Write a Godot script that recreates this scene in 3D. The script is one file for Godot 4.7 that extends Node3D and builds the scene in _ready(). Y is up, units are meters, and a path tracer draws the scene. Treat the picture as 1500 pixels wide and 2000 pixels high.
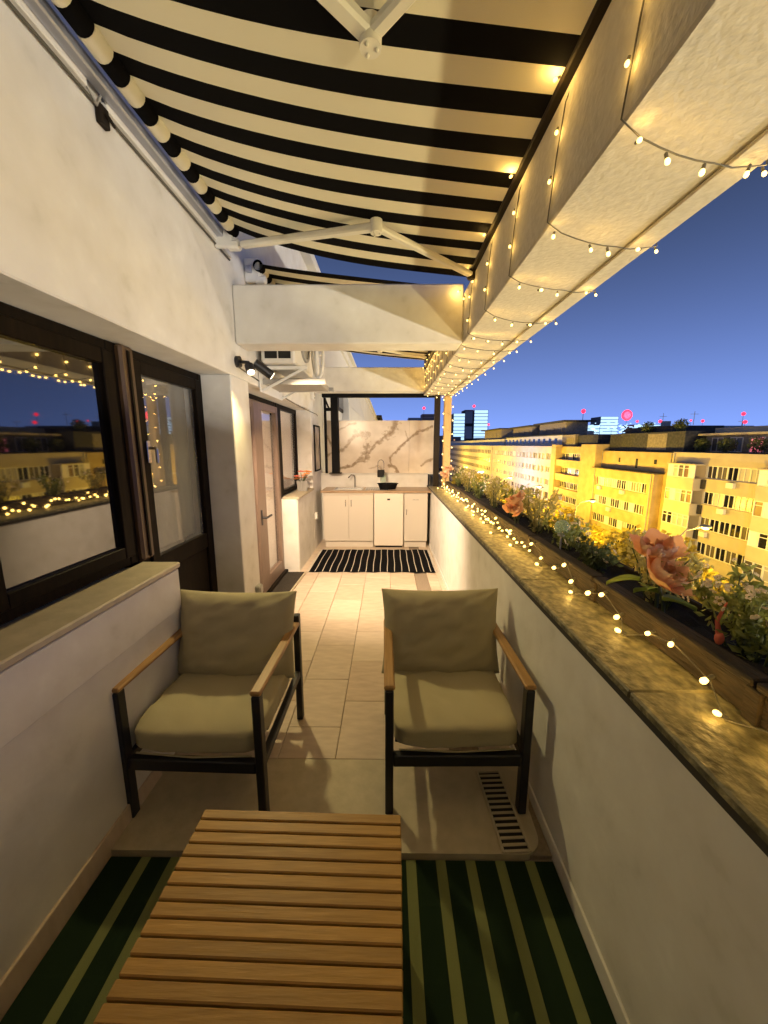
extends Node3D

const STREET := -17.5
var rng := RandomNumberGenerator.new()
var taken := {}
var M := {}
var leaf_noise := FastNoiseLite.new()

# ---------------------------------------------------------------- helpers: names and nodes
func numbered(n: String) -> String:
	if not taken.has(n):
		taken[n] = 0
		return n
	taken[n] += 1
	return "%s_%03d" % [n, taken[n]]

func tag(o: Node, label: String, category: String, group := "", kind := "") -> void:
	if label: o.set_meta("label", label)
	if category: o.set_meta("category", category)
	if group: o.set_meta("group", group)
	if kind: o.set_meta("kind", kind)

func thing(called: String, label: String, category: String, at := Vector3.ZERO, turn := 0.0, group := "") -> Node3D:
	var o := Node3D.new()
	o.name = numbered(called)
	o.position = at
	o.rotation.y = turn
	tag(o, label, category, group)
	add_child(o)
	return o

func obj(called: String, s, m: Material, parent: Node, world := false) -> MeshInstance3D:
	var o := MeshInstance3D.new()
	o.mesh = s.commit() if s is SurfaceTool else s
	if m: o.material_override = m
	if parent == self:
		o.name = numbered(called)
		add_child(o)
	else:
		o.name = called
		parent.add_child(o, true)
		if world:
			o.position = -(parent as Node3D).position if parent.get_parent() == self else Vector3.ZERO
	return o

func piece(called: String, mesh: Mesh, m: Material, parent: Node, at: Vector3, turn := Basis()) -> MeshInstance3D:
	var o := MeshInstance3D.new()
	o.mesh = mesh
	if m: o.material_override = m
	o.name = called
	o.transform = Transform3D(turn, at)
	parent.add_child(o, true)
	return o

func copy_of(root: Node3D, at: Vector3, turn: float, label: String) -> Node3D:
	var r: Node3D = root.duplicate()
	r.name = numbered(str(root.name))
	add_child(r)
	r.position = at
	r.rotation.y = turn
	r.set_meta("label", label)
	return r

# ---------------------------------------------------------------- helpers: shapes
func st() -> SurfaceTool:
	var s := SurfaceTool.new()
	s.begin(Mesh.PRIMITIVE_TRIANGLES)
	return s

func poly(s: SurfaceTool, p: Array, out: Vector3) -> void:
	var n: Vector3 = (p[1] - p[0]).cross(p[2] - p[0])
	if n.length_squared() < 1e-14: return
	n = n.normalized()
	var rev := n.dot(out) < 0.0
	if rev: n = -n
	for i in range(1, p.size() - 1):
		var a: Vector3 = p[0]
		var b: Vector3 = p[i]
		var c: Vector3 = p[i + 1]
		var order: Array = [a, b, c] if rev else [a, c, b]
		for v in order:
			s.set_normal(n)
			s.set_uv(Vector2(v.x + v.z, v.y))
			s.add_vertex(v)

func box(s: SurfaceTool, c: Vector3, size: Vector3, bev := 0.0, B := Basis()) -> void:
	var h := size * 0.5
	bev = minf(bev, minf(h.x, minf(h.y, h.z)) * 0.8)
	var E := [Vector3.RIGHT, Vector3.UP, Vector3.BACK]
	var P := func(a: int, sg: Array) -> Vector3:
		var v := Vector3.ZERO
		for k in 3: v[k] = sg[k] * (h[k] if k == a else h[k] - bev)
		return c + B * v
	for a in 3:
		var u := (a + 1) % 3
		var w := (a + 2) % 3
		for sa in [-1.0, 1.0]:
			var pts := []
			for q in [[-1.0, -1.0], [1.0, -1.0], [1.0, 1.0], [-1.0, 1.0]]:
				var sg := [0.0, 0.0, 0.0]
				sg[a] = sa; sg[u] = q[0]; sg[w] = q[1]
				pts.append(P.call(a, sg))
			poly(s, pts, B * (E[a] * sa))
	if bev <= 0.0: return
	for a in 3:
		var b := (a + 1) % 3
		var cc := (a + 2) % 3
		for sa in [-1.0, 1.0]:
			for sb in [-1.0, 1.0]:
				var g0 := [0.0, 0.0, 0.0]
				g0[a] = sa; g0[b] = sb; g0[cc] = -1.0
				var g1 := g0.duplicate()
				g1[cc] = 1.0
				poly(s, [P.call(a, g0), P.call(a, g1), P.call(b, g1), P.call(b, g0)], B * (E[a] * sa + E[b] * sb))
	for sx in [-1.0, 1.0]:
		for sy in [-1.0, 1.0]:
			for sz in [-1.0, 1.0]:
				var g := [sx, sy, sz]
				poly(s, [P.call(0, g), P.call(1, g), P.call(2, g)], B * Vector3(sx, sy, sz))

func bx(s: SurfaceTool, lo: Vector3, hi: Vector3, bev := 0.0) -> void:
	box(s, (lo + hi) * 0.5, (hi - lo).abs(), bev)

func bar(s: SurfaceTool, a: Vector3, b: Vector3, w: float, t: float, bev := 0.002) -> void:
	var d := (b - a).normalized()
	var side := d.cross(Vector3.UP)
	if side.length() < 0.01: side = Vector3.RIGHT
	side = side.normalized()
	box(s, (a + b) * 0.5, Vector3(w, t, a.distance_to(b)), bev, Basis(side, d.cross(side) * -1.0, -d).orthonormalized())

func tube(s: SurfaceTool, pts: Array, r0: float, r1 := -1.0, sides := 8) -> void:
	if r1 < 0.0: r1 = r0
	var n := pts.size()
	var rings := []
	var nor := []
	var ref := Vector3.UP
	for i in n:
		var d: Vector3 = (pts[mini(i + 1, n - 1)] - pts[maxi(i - 1, 0)]).normalized()
		if absf(d.dot(ref)) > 0.95: ref = Vector3.RIGHT
		var x := d.cross(ref).normalized()
		var y := x.cross(d).normalized()
		ref = y
		var r := lerpf(r0, r1, float(i) / maxf(1.0, n - 1.0))
		var ring := []
		var nn := []
		for k in sides:
			var t := TAU * k / sides
			var dir := x * cos(t) + y * sin(t)
			ring.append(pts[i] + dir * r)
			nn.append(dir)
		rings.append(ring)
		nor.append(nn)
	for i in n - 1:
		for k in sides:
			var k2 := (k + 1) % sides
			for q in [[i, k], [i + 1, k2], [i + 1, k], [i, k], [i, k2], [i + 1, k2]]:
				s.set_normal(nor[q[0]][q[1]])
				s.set_uv(Vector2(float(q[1]) / sides, q[0]))
				s.add_vertex(rings[q[0]][q[1]])
	var first: Array = rings[0].duplicate()
	poly(s, first, pts[0] - pts[1])
	poly(s, rings[n - 1], pts[n - 1] - pts[n - 2])

func lathe(s: SurfaceTool, prof: Array, segs := 16, X := Transform3D()) -> void:
	for i in prof.size() - 1:
		var a: Vector2 = prof[i]
		var b: Vector2 = prof[i + 1]
		var t := (b - a)
		var n2 := Vector2(t.y, -t.x).normalized()
		for k in segs:
			var q := []
			for kk in [k, k + 1]:
				var an: float = TAU * kk / segs
				var dir := Vector3(cos(an), 0, sin(an))
				q.append([dir * a.x + Vector3.UP * a.y, (dir * n2.x + Vector3.UP * n2.y)])
				q.append([dir * b.x + Vector3.UP * b.y, (dir * n2.x + Vector3.UP * n2.y)])
			for idx in [0, 2, 1, 1, 2, 3]:
				s.set_normal((X.basis * q[idx][1]).normalized())
				s.set_uv(Vector2(float(k) / segs, q[idx][0].y))
				s.add_vertex(X * q[idx][0])

func ball(s: SurfaceTool, c: Vector3, r: Vector3, segs := 10, rings := 6) -> void:
	for i in rings:
		for k in segs:
			var q := []
			for ii in [i, i + 1]:
				for kk in [k, k + 1]:
					var th: float = PI * ii / rings
					var ph: float = TAU * kk / segs
					q.append(Vector3(sin(th) * cos(ph), cos(th), sin(th) * sin(ph)))
			for idx in [0, 2, 1, 1, 2, 3]:
				s.set_normal((q[idx] / r).normalized())
				s.set_uv(Vector2(q[idx].x, q[idx].y))
				s.add_vertex(c + q[idx] * r)

func sheet(s: SurfaceTool, f: Callable, nu: int, nv: int) -> void:
	var p := []
	for i in nu + 1:
		var row := []
		for j in nv + 1: row.append(f.call(float(i) / nu, float(j) / nv))
		p.append(row)
	for i in nu:
		for j in nv:
			for q in [[0, 0], [1, 0], [1, 1], [0, 0], [1, 1], [0, 1]]:
				var a: int = i + q[0]
				var b: int = j + q[1]
				var du: Vector3 = p[mini(a + 1, nu)][b] - p[maxi(a - 1, 0)][b]
				var dv: Vector3 = p[a][mini(b + 1, nv)] - p[a][maxi(b - 1, 0)]
				s.set_normal(dv.cross(du).normalized())
				s.set_uv(Vector2(float(a) / nu, float(b) / nv))
				s.add_vertex(p[a][b])

func prism(s: SurfaceTool, pts: PackedVector2Array, y0: float, y1: float) -> void:
	var t := Geometry2D.triangulate_polygon(pts)
	for i in range(0, t.size(), 3):
		var a := pts[t[i]]
		var b := pts[t[i + 1]]
		var c := pts[t[i + 2]]
		poly(s, [Vector3(a.x, y1, a.y), Vector3(b.x, y1, b.y), Vector3(c.x, y1, c.y)], Vector3.UP)
	var ctr := Vector2.ZERO
	for q in pts: ctr += q / pts.size()
	for i in pts.size():
		var a := pts[i]
		var b := pts[(i + 1) % pts.size()]
		var o := Vector2(-(b - a).y, (b - a).x)
		if o.dot((a + b) * 0.5 - ctr) < 0: o = -o
		poly(s, [Vector3(a.x, y0, a.y), Vector3(b.x, y0, b.y), Vector3(b.x, y1, b.y), Vector3(a.x, y1, a.y)], Vector3(o.x, 0, o.y))

# a stuffed cushion: a cube pushed out to a soft, slightly creased pillow
func cushion(size: Vector3, k: float, pinch: float, seedv: int) -> ArrayMesh:
	var s := st()
	var n := 18
	var nz := FastNoiseLite.new()
	nz.seed = seedv
	nz.frequency = 2.2
	var f := func(p: Vector3) -> Vector3:
		var r := pow(pow(absf(p.x), k) + pow(absf(p.y), k) + pow(absf(p.z), k), 1.0 / k)
		var q := p / r
		var ex := q.x * q.x
		var ey := q.z * q.z if size.y < size.z else q.y * q.y
		var thin := 1.0 - pinch * pow(maxf(ex, ey), 2.0) - pinch * 0.5 * ex * ey
		if size.y < size.z: q.y *= thin
		else: q.z *= thin
		var ear := 1.0 + 0.035 * pinch * pow(ex * ey, 2.0) - 0.03 * pinch * (1.0 - ex * ey)
		if size.y >= size.z:
			q.x *= ear + 0.0
			q.y *= ear
		var w := q * size * 0.5
		return w + q.normalized() * (nz.get_noise_3dv(w * 3.0) * 0.012 + nz.get_noise_3dv(w * 9.0) * 0.003)
	for a in 3:
		for sg in [-1.0, 1.0]:
			for i in n:
				for j in n:
					var c4 := []
					for q in [[0, 0], [1, 0], [1, 1], [0, 1]]:
						var p := Vector3.ZERO
						p[a] = sg
						p[(a + 1) % 3] = tan((2.0 * (i + q[0]) / n - 1.0) * PI / 4)
						p[(a + 2) % 3] = tan((2.0 * (j + q[1]) / n - 1.0) * PI / 4)
						c4.append(f.call(p).snapped(Vector3.ONE * 1e-5))
					for idx in ([0, 2, 1, 0, 3, 2] if sg > 0 else [0, 1, 2, 0, 2, 3]):
						s.set_smooth_group(0)
						s.add_vertex(c4[idx])
	s.generate_normals()
	return s.commit()

func two_tone(a: SurfaceTool, b: SurfaceTool, ma: Material, mb: Material) -> ArrayMesh:
	var am := a.commit()
	b.commit(am)
	am.surface_set_material(0, ma)
	am.surface_set_material(1, mb)
	return am

# a square scatter pillow with pointed corners, soft edges and tucks
func pillow(w: float, h: float, d: float, seedv: int) -> ArrayMesh:
	var s := st()
	var n := 26
	var nz := FastNoiseLite.new()
	nz.seed = seedv
	nz.frequency = 2.5
	var f := func(i: int, j: int, sg: float) -> Vector3:
		var u := sin((2.0 * i / n - 1.0) * PI / 2)
		var v := sin((2.0 * j / n - 1.0) * PI / 2)
		var x := u * w * .5 * (1.0 - .055 * (1.0 - v * v) * u * u)
		var y := v * h * .5 * (1.0 - .06 * (1.0 - u * u) * v * v)
		var t := pow(maxf(0.0, (1.0 - pow(absf(u), 3.2)) * (1.0 - pow(absf(v), 3.2))), .55)
		var corner := pow(absf(u * v), 2.0)
		var tuck := sin(atan2(1.0 - absf(v), 1.0 - absf(u) + .001) * 9.0 + seedv) * corner * .022 * t
		var wr := nz.get_noise_2d(x * 4.0, y * 7.0 + sg * 9.0) * .024 * t
		y -= (1.0 - v) * .012 * (1.0 - u * u)
		return Vector3(x, y, sg * (d * .5 * t * (1.0 - .18 * v)) + wr + tuck + .006 * t * sin(x * 34.0 + y * 11.0 + seedv) * corner * 4.0).snapped(Vector3.ONE * 1e-5)
	for sg in [-1.0, 1.0]:
		for i in n:
			for j in n:
				var q := [f.call(i, j, sg), f.call(i + 1, j, sg), f.call(i + 1, j + 1, sg), f.call(i, j + 1, sg)]
				for idx in ([0, 2, 1, 0, 3, 2] if sg > 0 else [0, 1, 2, 0, 2, 3]):
					s.set_smooth_group(0)
					s.add_vertex(q[idx])
	s.generate_normals()
	return s.commit()

# ---------------------------------------------------------------- helpers: materials
func lin(r: float, g: float, b: float) -> Color:
	return Color(r, g, b).linear_to_srgb()

func noise_tex(freq: float, octaves: int, ramp: Array, size := 512, seedv := 1, kind := FastNoiseLite.TYPE_SIMPLEX_SMOOTH) -> NoiseTexture2D:
	var n := FastNoiseLite.new()
	n.noise_type = kind
	n.seed = seedv
	n.frequency = freq
	n.fractal_octaves = octaves
	var t := NoiseTexture2D.new()
	t.width = size
	t.height = size
	t.seamless = true
	t.noise = n
	if ramp.size():
		var g := Gradient.new()
		var off := PackedFloat32Array()
		var col := PackedColorArray()
		for i in ramp.size():
			off.append(float(i) / (ramp.size() - 1))
			col.append(ramp[i])
		g.offsets = off
		g.colors = col
		t.color_ramp = g
	return t

func mat(called: String, c: Color, rough := 0.7, metal := 0.0, spec := 0.5) -> StandardMaterial3D:
	var m := StandardMaterial3D.new()
	m.resource_name = called
	m.albedo_color = c
	m.roughness = rough
	m.metallic = metal
	m.metallic_specular = spec
	M[called] = m
	return m

func grained(called: String, a: Color, b: Color, rough: float, freq: float, scale: Vector3, octaves := 4, relief := 0.0, seedv := 1) -> StandardMaterial3D:
	var m := mat(called, Color.WHITE, rough)
	m.albedo_texture = noise_tex(freq, octaves, [a, b], 512, seedv)
	m.uv1_triplanar = true
	m.uv1_world_triplanar = true
	m.uv1_scale = scale
	if relief > 0.0:
		m.heightmap_enabled = true
		m.heightmap_texture = noise_tex(freq * 1.5, octaves, [], 512, seedv + 7)
		m.heightmap_scale = relief
	return m

func glow(called: String, c: Color, e: float, base := Color(0.8, 0.8, 0.8)) -> StandardMaterial3D:
	var m := mat(called, base, 0.5)
	m.emission_enabled = true
	m.emission = c
	m.emission_energy_multiplier = e
	return m

func make_materials() -> void:
	grained("plaster", lin(.6, .59, .56), lin(.77, .76, .73), 0.85, 0.010, Vector3.ONE * 0.42, 6, 0.3, 3)
	var pt := noise_tex(0.010, 6, [lin(.56, .545, .5), lin(.645, .63, .595), lin(.675, .66, .63), lin(.695, .685, .655), lin(.75, .74, .71)], 1024, 3)
	M["plaster"].albedo_texture = pt
	grained("rough_plaster", lin(.47, .45, .41), lin(.57, .55, .5), 0.9, 0.035, Vector3.ONE * 1.4, 4, 0.18, 5)
	grained("tile", lin(.46, .37, .29), lin(.58, .48, .38), 0.42, 0.012, Vector3(0.9, 0.9, 3.0), 5, 0.0, 11)
	grained("tile_pale", lin(.52, .43, .34), lin(.62, .52, .42), 0.45, 0.012, Vector3(0.9, 0.9, 3.0), 5, 0.0, 12)
	grained("tile_warm", lin(.42, .33, .25), lin(.56, .45, .35), 0.4, 0.012, Vector3(0.9, 0.9, 3.0), 5, 0.0, 13)
	grained("grout", lin(.2, .16, .12), lin(.27, .22, .17), 0.9, 0.05, Vector3.ONE * 2, 3)
	grained("slab", lin(.4, .35, .25), lin(.5, .44, .32), 0.6, 0.02, Vector3.ONE, 4, 0.1)
	grained("coping", lin(.05, .046, .025), lin(.32, .29, .17), 0.55, 0.02, Vector3(2.2, 2.2, 1.6), 5, 0.4, 21)
	mat("coping_edge", lin(.03, .028, .025), 0.7)
	grained("frame_wood", lin(.005, .004, .003), lin(.014, .009, .006), 0.45, 0.02, Vector3(4, 0.4, 4), 4, 0.0, 31)
	grained("mullion_wood", lin(.045, .025, .012), lin(.10, .055, .027), 0.4, 0.02, Vector3(4, 0.4, 4), 4, 0.0, 32)
	grained("door_wood", lin(.16, .11, .085), lin(.24, .17, .13), 0.4, 0.02, Vector3(4, 0.4, 4), 4, 0.0, 33)
	for i in 4:
		var k: float = [1.0, 1.12, 0.88, 1.05][i]
		grained("slat%d" % i, lin(.31 * k, .17 * k, .035 * k), lin(.44 * k, .25 * k, .058 * k), 0.5, 0.02, Vector3(0.5, 6, 6), 4, 0.05, 40 + i)
	grained("arm_wood", lin(.27, .15, .05), lin(.4, .23, .08), 0.45, 0.02, Vector3(6, 6, 0.5), 4, 0.0, 45)
	grained("planter_wood", lin(.012, .008, .005), lin(.05, .03, .014), 0.8, 0.02, Vector3(5, 5, 0.6), 5, 0.4, 46)
	grained("post_wood", lin(.45, .3, .12), lin(.58, .4, .17), 0.6, 0.02, Vector3(5, 0.5, 5), 4, 0.1, 47)
	grained("cushion", lin(.37, .33, .205), lin(.48, .43, .28), 0.95, 0.3, Vector3.ONE * 6, 2, 0.12, 50)
	M["cushion"].rim_enabled = true
	M["cushion"].rim = 0.3
	mat("black_metal", lin(.012, .012, .016), 0.45)
	mat("black_paint", lin(.01, .01, .011), 0.6)
	mat("white_metal", lin(.72, .72, .7), 0.35)
	mat("awning_bar", lin(.4, .42, .5), 0.3, 0.6)
	mat("bronze", lin(.025, .02, .016), 0.45)
	mat("white_plastic", lin(.7, .69, .66), 0.45)
	mat("grey_plastic", lin(.34, .33, .31), 0.5)
	mat("cable", lin(.09, .085, .07), 0.6)
	grained("canvas_cream", lin(.68, .66, .57), lin(.76, .74, .65), 0.9, 0.25, Vector3.ONE * 4, 2, 0.06, 60)
	grained("canvas_black", lin(.004, .004, .0055), lin(.007, .007, .009), 0.9, 0.25, Vector3.ONE * 4, 2, 0.06, 61)
	for n in ["canvas_cream", "canvas_black"]:
		M[n].backlight_enabled = true
		M[n].backlight = Color(0.1, 0.1, 0.1)
	grained("rug_dark", lin(.012, .026, .014), lin(.028, .05, .026), 1.0, 0.2, Vector3.ONE * 5, 3, 0.4, 62)
	grained("rug_stripe", lin(.17, .2, .07), lin(.28, .3, .12), 1.0, 0.2, Vector3.ONE * 5, 3, 0.4, 63)
	grained("rug_black", lin(.003, .003, .004), lin(.008, .008, .009), 1.0, 0.2, Vector3.ONE * 5, 3, 0.4, 64)
	mat("rug_line", lin(.5, .46, .4), 1.0)
	grained("doormat", lin(.004, .0035, .003), lin(.1, .08, .055), 1.0, 0.12, Vector3.ONE * 5, 3, 0.6, 65)
	mat("cabinet", lin(.6, .55, .48), 0.4)
	mat("fridge", lin(.72, .66, .58), 0.3)
	grained("worktop", lin(.3, .2, .12), lin(.44, .31, .2), 0.35, 0.02, Vector3(0.6, 4, 4), 4, 0.0, 70)
	mat("steel", lin(.5, .5, .5), 0.25, 0.9)
	mat("dark", lin(.01, .01, .01), 0.8)
	mat("room_wall", lin(.12, .11, .1), 0.9)
	mat("blind", lin(.62, .54, .47), 0.8)
	mat("curtain", lin(.085, .085, .07), 0.9)
	var g := mat("glass", Color(1, 1, 1, 0.05), 0.02, 0.0, 0.7)
	g.transparency = BaseMaterial3D.TRANSPARENCY_ALPHA
	g = mat("dark_glass", lin(.008, .008, .01), 0.03, 0.0, 0.9)
	g.clearcoat_enabled = true
	g.clearcoat = 1.0
	g.clearcoat_roughness = 0.02
	g = mat("bottle_glass", Color(0.8, 0.95, 0.85, 0.25), 0.05)
	g.transparency = BaseMaterial3D.TRANSPARENCY_ALPHA
	grained("soil", lin(.008, .006, .004), lin(.03, .022, .014), 1.0, 0.1, Vector3.ONE * 3, 4, 2.0, 80)
	for k in ["canvas_black", "rug_black", "rug_dark", "frame_wood", "black_paint", "bronze", "cushion"]: M[k].metallic_specular = 0.15
	for q in [["leaf", .14, .15, .035], ["leaf_olive", .26, .22, .07], ["leaf_dark", .05, .062, .02], ["leaf_street", .22, .18, .04], ["blossom", .75, .55, .42], ["leaf_big", .12, .16, .03]]:
		var m := mat(q[0], lin(q[1], q[2], q[3]), 0.55)
		m.backlight_enabled = true
		m.backlight = lin(q[1] * 2.0, q[2] * 2.0, q[3] * 2.0).clamp()
		m.cull_mode = BaseMaterial3D.CULL_DISABLED
	for i in 3:
		grained("petal%d" % i, lin([.78, .82, .74][i], [.56, .62, .52][i], [.34, .4, .31][i]), lin([.86, .88, .82][i], [.68, .72, .63][i], [.46, .52, .42][i]), 0.75, 0.02, Vector3.ONE * 6, 4, 0.1, 90 + i)
		M["petal%d" % i].backlight_enabled = true
		M["petal%d" % i].backlight = Color(0.85, 0.62, 0.48)
	mat("gerbera", lin(.75, .28, .06), 0.7)
	mat("coral", lin(.7, .16, .1), 0.7)
	mat("bark", lin(.06, .045, .03), 0.9)
	# the city
	grained("asphalt", lin(.04, .04, .04), lin(.06, .06, .058), 0.85, 0.02, Vector3.ONE * 0.3, 4)
	grained("paving", lin(.22, .2, .18), lin(.3, .28, .25), 0.85, 0.02, Vector3.ONE * 0.3, 4)
	grained("ground", lin(.035, .035, .03), lin(.06, .055, .045), 0.95, 0.01, Vector3.ONE * 0.05, 4)
	mat("road_paint", lin(.6, .6, .58), 0.8)
	grained("facade_ochre", lin(.44, .32, .15), lin(.58, .44, .23), 0.9, 0.008, Vector3.ONE * 0.12, 5, 0.0, 100)
	grained("facade_cream", lin(.5, .42, .3), lin(.58, .5, .37), 0.9, 0.008, Vector3.ONE * 0.12, 5, 0.0, 101)
	grained("facade_pink", lin(.56, .5, .46), lin(.66, .6, .56), 0.9, 0.008, Vector3.ONE * 0.12, 5, 0.0, 102)
	grained("facade_white", lin(.6, .58, .56), lin(.7, .68, .66), 0.9, 0.008, Vector3.ONE * 0.12, 5, 0.0, 103)
	grained("roof_dark", lin(.03, .03, .032), lin(.09, .085, .08), 0.9, 0.02, Vector3.ONE * 0.2, 4, 0.0, 104)
	grained("attic_brown", lin(.2, .17, .13), lin(.36, .31, .24), 0.9, 0.02, Vector3.ONE * 0.2, 4, 0.0, 105)
	mat("pvc", lin(.75, .72, .66), 0.5)
	mat("pane_dark", lin(.012, .012, .016), 0.05, 0.0, 0.8)
	mat("pane_drape", lin(.12, .1, .075), 0.25)
	mat("pane_white", lin(.45, .42, .4), 0.3)
	mat("pane_rust", lin(.16, .075, .035), 0.3)
	glow("pane_lit", Color(1, .72, .38), 0.55)
	glow("pane_pink", Color(1, .45, .5), 1.0)
	glow("pane_violet", Color(.85, .45, 1), 0.8)
	glow("cold_glow", Color(.72, .88, 1), 1.3)  # distant lights; also stands in for floodlight on the far office tower
	mat("far_wall", lin(.16, .16, .19), 0.9)
	mat("far_wall_pink", lin(.34, .26, .27), 0.9)
	glow("bulb", Color(1, .82, .45), 4.5)
	glow("lamp_glass", Color(1, .95, .88), 3.0)
	glow("lamp_sodium", Color(1, .82, .5), 4.0)
	glow("spot_glass", Color(1, .9, .75), 4.0)
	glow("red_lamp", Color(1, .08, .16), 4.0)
	glow("red_lamp_big", Color(1, .18, .28), 7.0)

# ---------------------------------------------------------------- the scene
func _ready() -> void:
	rng.seed = 4711
	leaf_noise.seed = 9
	var cam := Camera3D.new()
	cam.name = "camera"
	cam.position = Vector3(0, 1.6, 0)
	cam.rotation = Vector3(deg_to_rad(-10.114), deg_to_rad(0.61), 0)
	cam.fov = 107.04
	cam.near = 0.03
	cam.far = 4000.0
	add_child(cam)
	cam.current = true
	var we := WorldEnvironment.new()
	we.name = "world_environment"
	var env := Environment.new()
	env.background_mode = Environment.BG_SKY
	var sm := ProceduralSkyMaterial.new()
	sm.sky_top_color = Color(0.11, 0.135, 0.16)
	sm.sky_horizon_color = Color(0.53, 0.66, 1.0)
	sm.sky_curve = 0.16
	sm.sky_energy_multiplier = 1.05
	sm.ground_horizon_color = Color(0.24, 0.24, 0.3)
	sm.ground_bottom_color = Color(0.1, 0.09, 0.09)
	sm.sun_angle_max = 1.0
	var sky := Sky.new()
	sky.sky_material = sm
	env.sky = sky
	env.tonemap_mode = Environment.TONE_MAPPER_LINEAR
	env.tonemap_exposure = 1.08
	env.ambient_light_source = Environment.AMBIENT_SOURCE_SKY
	env.sdfgi_enabled = true
	env.ssao_enabled = true
	env.ssil_enabled = true
	we.environment = env
	add_child(we)
	var sun := DirectionalLight3D.new()   # what is left of the dusk
	sun.name = "dusk_light"
	sun.light_color = Color(0.78, 0.8, 1.0)
	sun.light_energy = 0.02
	sun.light_angular_distance = 20.0
	sun.shadow_enabled = true
	sun.sky_mode = DirectionalLight3D.SKY_MODE_LIGHT_ONLY
	sun.rotation = Vector3(deg_to_rad(-14), deg_to_rad(70), 0)
	add_child(sun)

	make_materials()
	build_ground()
	build_house()
	build_floor()
	build_parapet()
	build_beams()
	build_kitchen()
	build_awnings()
	build_wall_fittings()
	build_furniture()
	build_rugs()
	build_planter()
	build_string_lights()
	build_facades()
	build_street()
	build_far_city()

func lamp(parent: Node, at: Vector3, c: Color, e: float, size := 0.05) -> OmniLight3D:
	var l := OmniLight3D.new()
	l.name = "light"
	l.position = at
	l.light_color = c
	l.light_energy = e
	l.light_size = size
	l.omni_range = 80.0
	l.omni_attenuation = 2.0
	l.shadow_enabled = true
	parent.add_child(l, true)
	return l

# ---------------------------------------------------------------- ground
func build_ground() -> void:
	var s := st()
	bx(s, Vector3(-1500, STREET - 1.0, -2500), Vector3(2500, STREET, 1200))
	tag(obj("ground", s, M.ground, self), "", "", "", "structure")
	s = st()
	bx(s, Vector3(8.5, STREET - .5, -400), Vector3(26.5, STREET + .004, 120))
	tag(obj("road", s, M.asphalt, self), "", "", "", "structure")
	for q in [[2.0, 8.5], [26.5, 33.0]]:
		s = st()
		bx(s, Vector3(q[0], STREET - .4, -400), Vector3(q[1], STREET + .14, 120), 0.02)
		tag(obj("pavement", s, M.paving, self), "", "", "", "structure")
	s = st()
	for i in 60:
		bx(s, Vector3(17.42, STREET, -300 + i * 7), Vector3(17.58, STREET + .009, -297 + i * 7))
	tag(obj("road_marking", s, M.road_paint, self), "", "", "", "structure")

# ---------------------------------------------------------------- our house
const XO := -1.12
const XW := -1.33

func frame_rect(s: SurfaceTool, x: float, y0: float, y1: float, z0: float, z1: float, w: float, d: float, wb := -1.0) -> void:
	# z0 > z1 ; upright rectangle of four bars in the plane x, d deep
	if wb < 0: wb = w
	bx(s, Vector3(x - d, y0, z1), Vector3(x, y1, z1 + w), .004)
	bx(s, Vector3(x - d, y0, z0 - w), Vector3(x, y1, z0), .004)
	bx(s, Vector3(x - d, y1 - w, z1 + w), Vector3(x - .002, y1, z0 - w), .004)
	bx(s, Vector3(x - d, y0, z1 + w), Vector3(x - .002, y0 + wb, z0 - w), .004)

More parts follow.
